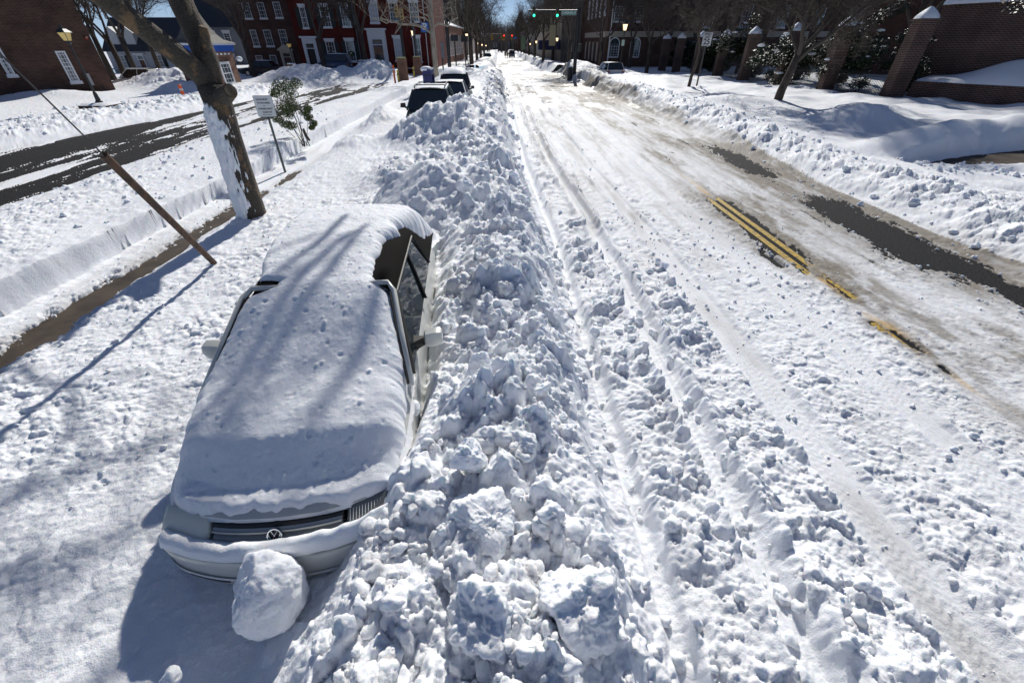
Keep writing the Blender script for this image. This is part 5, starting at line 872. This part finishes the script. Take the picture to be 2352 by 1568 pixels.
a, b = at_y(965, 60, Y).x - X0, at_y(986, 60, Y).x - X0; z0_, z1_ = at_y(975, 76.5, Y).z, at_y(975, 50, Y).z; pn = MB().box(a, b, -.12, -.02, z0_, z1_).build('frame', mat('frame_navy', (.02, .03, .05), .5), q); MB().box(a + .1, b - .1, -.14, -.121, z0_ + .1, z1_ - .1).build('panel', mat('panel_blue', (.03, .16, .55), .4), pn)
text('lettering', 'P', (z1_ - z0_) * .8, WHT, pn, ((a + b) / 2, -.145, (z0_ + z1_) / 2 + .03), (R(90), 0, 0), .003, 1.1)
Y = 50; xs_ = at_y(1426, 90, Y).x; q = thing('street_sign', 'small pale green notice on the lamp post in front of the arched windows', 'sign', (at_y(1431, 100, Y).x - .02, Y - .1, 0)); z0_, z1_ = at_y(1430, 105.5, Y).z, at_y(1430, 92, Y).z; MB().box(-.15, .13, -.02, 0, z0_, z1_).build('panel', mat('notice_green', (.42, .52, .42), .5), q); MB().box(-.16, .14, -.019, .001, z0_ + .02, z0_ + .07).build('stripe', SGN, q)
for px, py, Y, w_, zt_, lab in ((928, 184, 44, .42, 134.5, 'tall brick pillar right of the orange stake'), (962, 173, 50, .40, 132, 'orange brick pillar between the yellow bollard and the blue mailbox'), (839, 160, 57, .55, 140, 'short brick pillar with snow top behind the big snow pile at left'), (678, 180, 50, .36, 148, 'brick pillar with a blue sign, left of the blue off-road car')):
    p = at_y(px, py, Y); zt = z_for(p.x, Y, zt_); q = thing('gate_pillar', lab, 'pillar', (p.x, Y, 0), R(12 if px > 900 else 0), 'brick pillars round the parking lot'); MB().box(-w_, w_, -w_, w_, -.5, zt).build('shaft', BRK_O, q); MB().box(-w_ + .05, w_ - .05, -w_ + .05, w_ - .05, zt, zt + .08).build('snow_cap', SNOWP if px < 900 else mat('mossy_cap', (.22, .25, .08), .8), q)
    if px == 678: MB().box(-.22, -.02, -w_ - .03, -w_ - .002, zt - 1.0, zt - .35).build('panel', mat('plate_blue', (.03, .09, .4), .5), q)
YBL = mat('bollard_yellow', (.50, .40, .03), .5); ORG = mat('stake_orange', (.75, .10, .01), .5)
for px, py, pt, Y, r_, m, nm, lab in ((908, 190, 150, 42.5, .075, ORG, 'marker_stake', 'orange marker stake left of the tall brick pillar'), (916, 188, 161, 42, .075, YBL, 'bollard', 'yellow bollard touching the tall brick pillar'), (951, 172, 153, 48, .07, YBL, 'bollard', 'yellow bollard between the two brick pillars'), (831, 165, 141, 55, .06, YBL, 'bollard', 'yellow bollard beside the short snow-topped pillar'), (422, 221, 194, 33, .10, ORG, 'marker_stake', 'orange marker stake in front of the brick booth'), (682, 178, 160, 49, .05, YBL, 'bollard', 'leaning yellow bollard at the pillar with the blue sign')):
    p = at_y(px, py, Y); zt = z_for(p.x, Y, pt); q = thing(nm, lab, 'bollard' if m is YBL else 'stake', (p.x, Y, 0)); MB().tube([(0, 0, -.5), (0, 0, zt - .04), (0, 0, zt)], [r_, r_, r_ * .6], 10).build('post', m, q); MB().tube([(0, 0, zt - .35), (0, 0, zt - .25)], r_ * 1.06, 10).build('band', SGN if m is ORG else BLK, q)
Y = 26.5; p = at_y(986, 190, Y); zt = z_for(p.x, Y, 156.5); q = thing('mailbox', 'dark blue post office mailbox with rounded top and snow cap', 'mailbox', (p.x, Y, 0), R(-8)); w_ = .25; zl = zt - w_
MB().prism([(-w_, zt - 1.25), (w_, zt - 1.25), (w_, zl)] + [(w_ * math.cos(a), zl + w_ * math.sin(a)) for a in np.linspace(0, math.pi, 14)] + [(-w_, zl)], 'y', -.26, .26).build('body', mat('mailbox_blue', (.015, .02, .14), .35), q)
for a in (-.21, .21):
    for b in (-.21, .21): MB().box(a - .03, a + .03, b - .03, b + .03, -.3, zt - 1.25).build('leg', mat('mailbox_blue', (0, 0, 0)), q)
lb = MB().box(-.115, .115, -.27, -.262, zl - .62, zl - .36).build('label', SGN, q); MB().prism([(-.09, zl - .57), (.09, zl - .57), (.075, zl - .47), (-.01, zl - .41), (-.09, zl - .41), (.03, zl - .47), (-.02, zl - .51), (-.08, zl - .5)], 'y', -.2715, -.2705).build('emblem', mat('emblem_navy', (.02, .03, .12), .5), lb)
MB().ball((-.1, 0, zt - .05), .30, (1.05, 1, .45), 14, 8).build('snow_cap', SNOWP, q, smooth=True); MB().box(-.18, .18, -.275, -.262, zl - .1, zl - .05).build('pull_handle', IRON, q)
for lab, px, py, pt, Y, r_ in (('thin grey sign post in front of the pale sycamore', 1019, 170, 98, 36, .05), ('black post with square signal boxes right of the tall black post', 1048, 150, 90, 60, .07), ('second black post with a signal box beside the left kerb lamp', 1070, 148, 92, 64, .07)):
    p = at_y(px, py, Y); zt = z_for(p.x, Y, pt); q = thing('sign_post', lab, 'post', (p.x, Y, 0)); MB().tube([(0, 0, -.5), (0, 0, zt)], r_, 8).build('pole', IRON, q)
    if Y > 50: MB().box(-.42, .42, -.2, .1, zt - .2, zt + .4).build('signal_box', BLK, q); MB().box(-.3, .3, -.3, -.21, zt - .1, zt - .04).build('visor', IRON, q)
    else: MB().box(-.03, .16, -.09, -.06, zt - .9, zt + .05).build('panel', mat('post_panel', (.12, .13, .15), .5), q)
p = at_y(1311, 142, 51); q = thing('litter_bin', 'dark litter bin with snow on its lid at the foot of the signal mast', 'bin', (p.x - .2, 49.6, 0)); MB().tube([(0, 0, -.2), (0, 0, .95), (0, 0, 1.0)], [.25, .25, .2], 14).build('body', IRON, q); MB().ball((0, 0, 1.02), .22, (1, 1, .5)).build('snow_cap', SNOWP, q, smooth=True)
for lab, px, pt, Y, m in (('green banner hanging on the right side of the far street', 1202, 83, 120, mat('banner_green', (.10, .16, .10), .7)), ('pale banner above the lit lamp left of the signal mast', 1270, 58, 80, mat('banner_tan', (.35, .30, .18), .7)), ('dark blue shop awning below the green-light mast', 1262, 93, 92, mat('awning_blue', (.03, .03, .08), .7))):
    p = at_y(px, pt, Y); q = thing('banner' if 'banner' in lab else 'awning', lab, 'banner' if 'banner' in lab else 'awning', (p.x, Y, 0)); (MB().box(-.5, .5, -.04, .04, p.z - 2.6, p.z) if 'banner' in lab else MB().hexa([(-2, -1.2, p.z - 1.4), (2, -1.2, p.z - 1.4), (2, 1, p.z - 1.3), (-2, 1, p.z - 1.3)], [(-2, -.3, p.z), (2, -.3, p.z), (2, 1, p.z), (-2, 1, p.z)])).build('cloth', m, q); MB().tube([(.55, 0, -1), (.55, 0, p.z + .2)], .05, 6).build('pole', IRON, q)

# pale sycamore with bare arms
Y = 40; q = thing('pale_sycamore', 'slender pale sycamore with crooked bare arms behind the blue mailbox', 'tree', (at_y(1003, 176, Y).x, Y, 0)); O = Vector(q.location)
def PB(x, y, dy=0): return at_y(kB(x), y * .12364, Y + dy) - O
t_ = MB(); t_.tube([PB(1525, 1480), PB(1500, 1150), PB(1470, 800), PB(1435, 450), PB(1405, 0), PB(1385, -300)], [.21, .19, .18, .17, .16, .14], 12); t_.build('trunk', SYCP, q, smooth=True); gq = np.random.default_rng(4)
for k, (pts, r0) in enumerate([([(1420, 610), (1300, 530), (1180, 480), (1050, 455), (870, 455), (780, 420), (640, 390), (470, 340)], .085), ([(870, 455), (820, 540), (750, 635)], .05), ([(640, 400), (600, 440), (470, 370), (330, 345)], .045), ([(1490, 485), (1560, 435), (1640, 455), (1730, 490), (1790, 395), (1920, 330)], .075), ([(1400, 400), (1300, 345), (1200, 320), (1100, 325)], .05), ([(1390, 330), (1350, 270), (1370, 200), (1360, 110), (1290, 40)], .05), ([(1360, 290), (1270, 260), (1190, 200), (1060, 40)], .045), ([(1380, 120), (1230, 190)], .04)]):
    m = MB(); v_ = [PB(x, y, -.3 * i * (1 if k % 2 else -1) * .3) for i, (x, y) in enumerate(pts)]; m.tube(v_, [r0 * (1 - .5 * i / len(v_)) for i in range(len(v_))], 8, cap=False)
    for v in v_[1:]: branch(m, v, Vector((gq.normal() * .8, gq.normal() * .5, .7)), 1.3, r0 * .28, 2, gq, .7, 0, 2, m)
    m.build('arm', SYCP, q, smooth=True)
m = MB(); m.ball(PB(1468, 1010), .12, (.5, .5, 2.6)); m.build('snow_patch', SNOWP, q, smooth=True)

# shrub beside the dog sign
p = at_z(697, 318, .45); q = thing('evergreen_shrub', 'small leafy green shrub growing from snow beside the dog sign', 'shrub', (p.x, p.y, 0)); O = Vector(q.location); gg = np.random.default_rng(12); st = MB(); bl = []
def PD(x, y, dy=0): return at_y(552.5 + .10759 * x, 209.4 + .10759 * y, p.y + dy) - O
for tip, r0 in ((PD(1060, 100), .02), (PD(850, 250), .016), (PD(1080, 420), .016), (PD(1280, 230), .009), (PD(1450, 420), .012), (PD(980, 650), .012), (PD(760, 620), .012), (PD(900, -120), .014)):
    a0 = Vector((gg.uniform(-.12, .15), gg.uniform(-.1, .1), .2)); st.tube([a0, a0.lerp(tip, .5) + Vector((gg.normal() * .04, gg.normal() * .04, .05)), tip], [r0, r0 * .7, r0 * .4], 6)
st.build('stems', BARK, q)
for x, y, r_ in ((900, -150, .20), (1040, -100, .18), (800, -60, .16), (1180, -160, .14), (1060, 60, .17), (720, 40, .12), (950, 250, .20), (1100, 300, .16), (830, 380, .17), (1020, 480, .14), (800, 600, .13), (950, 700, .12), (1090, 740, .13), (1350, 450, .12), (1440, 380, .10), (1450, 560, .11), (1560, 690, .09), (1520, 780, .07), (1030, 380, .15)): c_ = PD(x, y, gg.uniform(-.2, .2)); bl.append((c_.x, c_.y, c_.z, r_ * 1.5))
m = MB(); leaves(m, bl, 8500, .024, gg, .8); m.build('foliage', mat('shrub_leaves', (.075, .105, .03), .35, vary=(9, (.11, .13, .035), .4, .7)), q)
MB().tube([PD(1480, 1060), PD(1400, 960), PD(1340, 800)], [.035, .05, .03], 7).build('old_stump', BARK, q)

# ------------------------------------------------------------------ cars standing in the distance
def gcar(label, loc, rz, paint, L_=4.5, W_=1.75, H_=1.45, hood=1.15, deck=.5, belt=.92, rake=(.75, .6), rack=False, snow=False, clad=None, group='snowed-in parked cars'):
    """side-lit car: nose towards -y"""
    t = thing('parked_car', label, 'car', loc, rz, group); hw = W_ / 2; m = MB(); rws = []
    for y, zt, w_ in ((0, .55, .84), (.06, .66, .92), (.25, .74, .97), (hood, belt - .02, 1), (hood + .3, belt, 1), (L_ * .6, belt, 1), (L_ - deck, belt, 1), (L_ - .15, belt - .04, .97), (L_, belt - .25, .9)):
        rws.append([(a * hw * w_, y, z) for a, z in ((-.94, .24), (-1, .35), (-1, .62), (-.985, zt - .12), (-.93, zt - .03), (-.6, zt), (0, zt + .015), (.6, zt), (.93, zt - .03), (.985, zt - .12), (1, .62), (1, .35), (.94, .24))])
    m.grid(rws); n0 = len(rws[0]); m.f.append(tuple(range(n0))); k = len(m.v) - n0; m.f.append(tuple(range(k, k + n0))); bd = m.build('body', paint, t, smooth=True)
    y0, y1, y2, y3 = hood, hood + rake[0], L_ - deck - rake[1], L_ - deck; zr = H_; tb, tt = hw * .93, hw * .72
    MB().grid([[(a * tt, y, zr - dz) for a, dz in ((-1, .07), (-.9, .02), (-.5, 0), (0, -.01), (.5, 0), (.9, .02), (1, .07))] for y in np.linspace(y1 - .02, y2 + .02, 5)]).build('roof', paint, t, smooth=True)
    MB().add([(-tb * .95, y0, belt), (tb * .95, y0, belt), (tt * .96, y1 - .02, zr - .05), (-tt * .96, y1 - .02, zr - .05)], [(0, 1, 2, 3)]).build('windscreen', CGLS, t); MB().add([(-tb * .95, y3, belt), (tb * .95, y3, belt), (tt * .96, y2 + .02, zr - .05), (-tt * .96, y2 + .02, zr - .05)], [(3, 2, 1, 0)]).build('rear_window', CGLS, t)
    for s_ in (-1, 1):
        MB().add([(s_ * tb, y0 + .12, belt), (s_ * tb, y3 - .1, belt), (s_ * tt, y2 - .02, zr - .07), (s_ * tt, y1 + .03, zr - .07)], [(0, 1, 2, 3)]).build('side_window', CGLS, t)
        for a, b in (((s_ * tb, y0, belt), (s_ * tt, y1, zr - .05)), ((s_ * tb, y3, belt), (s_ * tt, y2, zr - .05)), ((s_ * tb, (y0 + y3) / 2, belt), (s_ * tt, (y1 + y2) / 2, zr - .06))): MB().tube([a, b], .035, 6).build('window_pillar', paint, bd)
        mi = MB().hexa([(s_ * (hw + .02), y0 + .33, belt + .02), (s_ * (hw + .22), y0 + .33, belt + .04), (s_ * (hw + .22), y0 + .45, belt + .04), (s_ * (hw + .02), y0 + .45, belt + .02)], [(s_ * (hw + .04), y0 + .33, belt + .18), (s_ * (hw + .20), y0 + .33, belt + .17), (s_ * (hw + .20), y0 + .43, belt + .17), (s_ * (hw + .04), y0 + .43, belt + .18)]); mi.box(s_ * (hw - .08), s_ * (hw + .05), y0 + .36, y0 + .42, belt + .0, belt + .06); mi.build('side_mirror', clad or paint, t)
        MB().box(s_ * hw * .5, s_ * hw * .88, -.02, .12, .52, .66).build('headlight', CLENS, t); MB().box(s_ * hw * .70, s_ * hw * .93, L_ - .06, L_ + .015, .60, .86).build('tail_light', mat('tail_red', (.28, .01, .01), .3), t)
        for yw in (.85, L_ - .85): wo = MB().tube([(s_ * (hw - .16), yw, .32), (s_ * (hw + .012), yw, .32)], .32, 18).build('wheel', RUB, t); MB().tube([(s_ * (hw + .013), yw, .32), (s_ * (hw + .02), yw, .32)], .19, 14).build('rim', CHR, wo)
    MB().box(-hw * .9, hw * .9, -.10, .03, .3, .5).build('bumper', clad or paint, t); MB().box(-hw * .9, hw * .9, L_ - .05, L_ + .08, .32, .52).build('bumper', clad or paint, t); MB().box(-hw * .45, hw * .45, -.03, .05, .52, .66).build('grille', BLK, t); MB().box(-.26, .26, L_ + .081, L_ + .09, .56, .68).build('number_plate', SGN, t)
    if rack:
        q = MB()
        for s_ in (-1, 1): q.tube([(s_ * tt * .9, y1 + .1, zr), (s_ * tt * .9, y1 + .2, zr + .07), (s_ * tt * .9, y2 - .1, zr + .07), (s_ * tt * .9, y2, zr)], .02, 6)
        for y in (y1 + .35, y2 - .5): q.tube([(-tt * .9, y, zr + .08), (tt * .9, y, zr + .08)], .016, 6)
        q.build('roof_rack', RUB, t)
    if snow:
        rws = []
        for y in np.linspace(y1 - .05 + .1, y2 + .1, 12): f_ = math.sin(math.pi * min(1, max(0, (y - y1 - .05) / (y2 - y1)))) ** .5; rws.append([(a * tt * .98, y, zr + snow * f_ * e_ * (.7 + .6 * float(vn(a * 3, y * 2, 5))) - .01) for a, e_ in ((-1, 0), (-.92, .7), (-.6, 1), (-.2, 1.1), (.2, 1.1), (.6, 1), (.92, .7), (1, 0))])
        MB().grid(rws).build('snow_layer', SNOWP, t, smooth=True)
    return t
GW_ = mat('car_paint_green', (.035, .06, .055), .3, coat=.5); SLV = mat('car_paint_silver', (.32, .33, .35), .3, metal=.6); DKC = mat('car_paint_dark', (.02, .022, .03), .3, coat=.5); BLUC = mat('car_paint_blue', (.02, .05, .13), .3, coat=.5); WHC = mat('car_paint_offwhite', (.55, .56, .55), .3, coat=.4)
gcar('dark green estate car with roof rack, nearest behind the snow heap', (at_y(1000, 235, 18).x - .05, 15.9, .12), R(3), GW_, 4.6, 1.72, 1.58, 1.2, .15, .98, (.75, .35), rack=True, snow=.03, clad=RUB)
gcar('silver saloon parked between the green estate and the dark car', (at_y(1032, 200, 22).x, 20.9, .12), R(2), SLV, 4.3, 1.7, 1.46, 1.2, .6, .95, (.75, .5), snow=.03)
gcar('dark off-road car with thick snow on its roof, third in the kerbside row', (at_y(1046, 170, 28).x, 25.6, -.15), R(2), DKC, 4.7, 1.85, 1.78, 1.3, .15, 1.05, (.7, .3), snow=.24)
gcar('white hatchback seen from behind on the right', (at_y(1408, 150, 44).x, 48.1, .05), R(186), WHC, 3.9, 1.7, 1.50, .95, .12, .95, (.75, .4), group='cars across the street')
xB = at_y(724, 160, 62).x; gcar('blue off-road car parked side-on before the wreathed windows', (xB, 62, .1), R(-90), BLUC, 4.5, 1.8, 1.75, 1.35, .1, 1.05, (.55, .15), snow=.08, group='cars across the street')
xB = at_y(562, 170, 58).x; gcar('dark car half hidden behind the snow pile right of the booth', (xB, 58, -.2), R(-90), DKC, 4.5, 1.8, 1.5, 1.1, .6, .95, snow=.06, group='cars across the street')
xB = at_y(262, 185, 44).x; gcar('pale estate car behind the snow pile beside the brick gable', (xB, 44, -.45), R(-90), WHC, 4.5, 1.75, 1.65, 1.2, .2, 1.0, group='cars across the street')
gcar('dark car with snow on its side, on the left of the far street', (at_y(1122, 125, 118).x, 116, float(drop(118))), R(5), DKC, 4.5, 1.8, 1.6, 1.1, .3, .95, snow=.2, group='cars far down the street')
gcar('pale van beside the walkers far down the street', (at_y(1176, 125, 160).x, 158, float(drop(160))), R(0), SLV, 4.8, 1.9, 2.0, .8, .1, 1.1, (.5, .1), group='cars far down the street')

# ------------------------------------------------------------------ three people walking far down the street
def person(label, loc, rz, coat, trous, stride=.22, lean=0.0):
    t = thing('person', label, 'person', loc, rz, 'people walking in the street')
    J = {'pel': (0, 0, .95), 'che': (0, .02, 1.32), 'nec': (0, .01, 1.48), 'hed': (0, -.01, 1.60), 'top': (0, 0, 1.74), 'sl': (-.19, 0, 1.42), 'sr': (.19, 0, 1.42), 'el': (-.25, .05, 1.15), 'er': (.25, -.05, 1.15), 'hl': (-.24, -.12, .93), 'hr': (.24, .12, .93), 'pl': (-.10, 0, .90), 'pr': (.10, 0, .90), 'kl': (-.11, -stride * .7, .50), 'kr': (.11, stride * .2, .50), 'al': (-.11, -stride, .08), 'ar': (.11, stride * 1.3, .12), 'tl': (-.11, -stride - .14, .05), 'tr': (.11, stride * 1.2 - .12, .03)}
    Rr = {'pel': .155, 'che': .17, 'nec': .065, 'hed': .105, 'top': .07, 'sl': .085, 'sr': .085, 'el': .06, 'er': .06, 'hl': .045, 'hr': .045, 'pl': .11, 'pr': .11, 'kl': .07, 'kr': .07, 'al': .05, 'ar': .05, 'tl': .04, 'tr': .04}
    def skin(nm, ed, m, sc_=1.0, par=t):
        ks = list(dict.fromkeys(k for e in ed for k in e)); me = bpy.data.meshes.new(nm); me.from_pydata([J[k] for k in ks], [(ks.index(a), ks.index(b)) for a, b in ed], []); o = bpy.data.objects.new('tmp', me); COL.objects.link(o)
        md = o.modifiers.new('s', 'SKIN'); [setattr(v, 'radius', (Rr[k] * sc_, Rr[k] * sc_)) for v, k in zip(me.skin_vertices[0].data, ks)]; me.skin_vertices[0].data[0].use_root = True; su = o.modifiers.new('u', 'SUBSURF'); su.levels = 1
        bpy.context.view_layer.update(); m2 = bpy.data.meshes.new_from_object(o.evaluated_get(bpy.context.evaluated_depsgraph_get())); bpy.data.objects.remove(o); m2.materials.clear(); m2.materials.append(m); q = bpy.data.objects.new(nm, m2); link(q, par); return q
    skin('body', [('pel', 'che'), ('che', 'nec'), ('nec', 'hed'), ('hed', 'top'), ('che', 'sl'), ('sl', 'el'), ('el', 'hl'), ('che', 'sr'), ('sr', 'er'), ('er', 'hr'), ('pel', 'pl'), ('pl', 'kl'), ('kl', 'al'), ('al', 'tl'), ('pel', 'pr'), ('pr', 'kr'), ('kr', 'ar'), ('ar', 'tr')], mat('skin', (.35, .2, .14), .6))
    skin('coat', [('pel', 'che'), ('che', 'sl'), ('sl', 'el'), ('che', 'sr'), ('sr', 'er'), ('el', 'hl'), ('er', 'hr')], coat, 1.12); skin('trousers', [('pel', 'pl'), ('pl', 'kl'), ('kl', 'al'), ('pel', 'pr'), ('pr', 'kr'), ('kr', 'ar')], trous, 1.08)
    MB().ball((0, .01, 1.70), .12, (1, 1.05, .75), 10, 6).build('hair', mat('hair_dark', (.02, .015, .012), .8), t); return t
CD, CB_ = mat('coat_dark', (.02, .02, .025), .8), mat('coat_brown', (.05, .035, .03), .8)
for lab, px, c_, tr_, dy in (('leftmost walker in dark coat in the middle of the far street', 1160.5, CD, CD, 0), ('middle walker in dark clothes, tallest of the three', 1165.5, CD, CB_, -3), ('rightmost walker in brown coat beside the pale van', 1170.5, CB_, CD, -1)): Y = 150 + dy; person(lab, (at_y(px, 130, Y).x, Y, float(drop(Y)) + .05), R(180), c_, tr_)
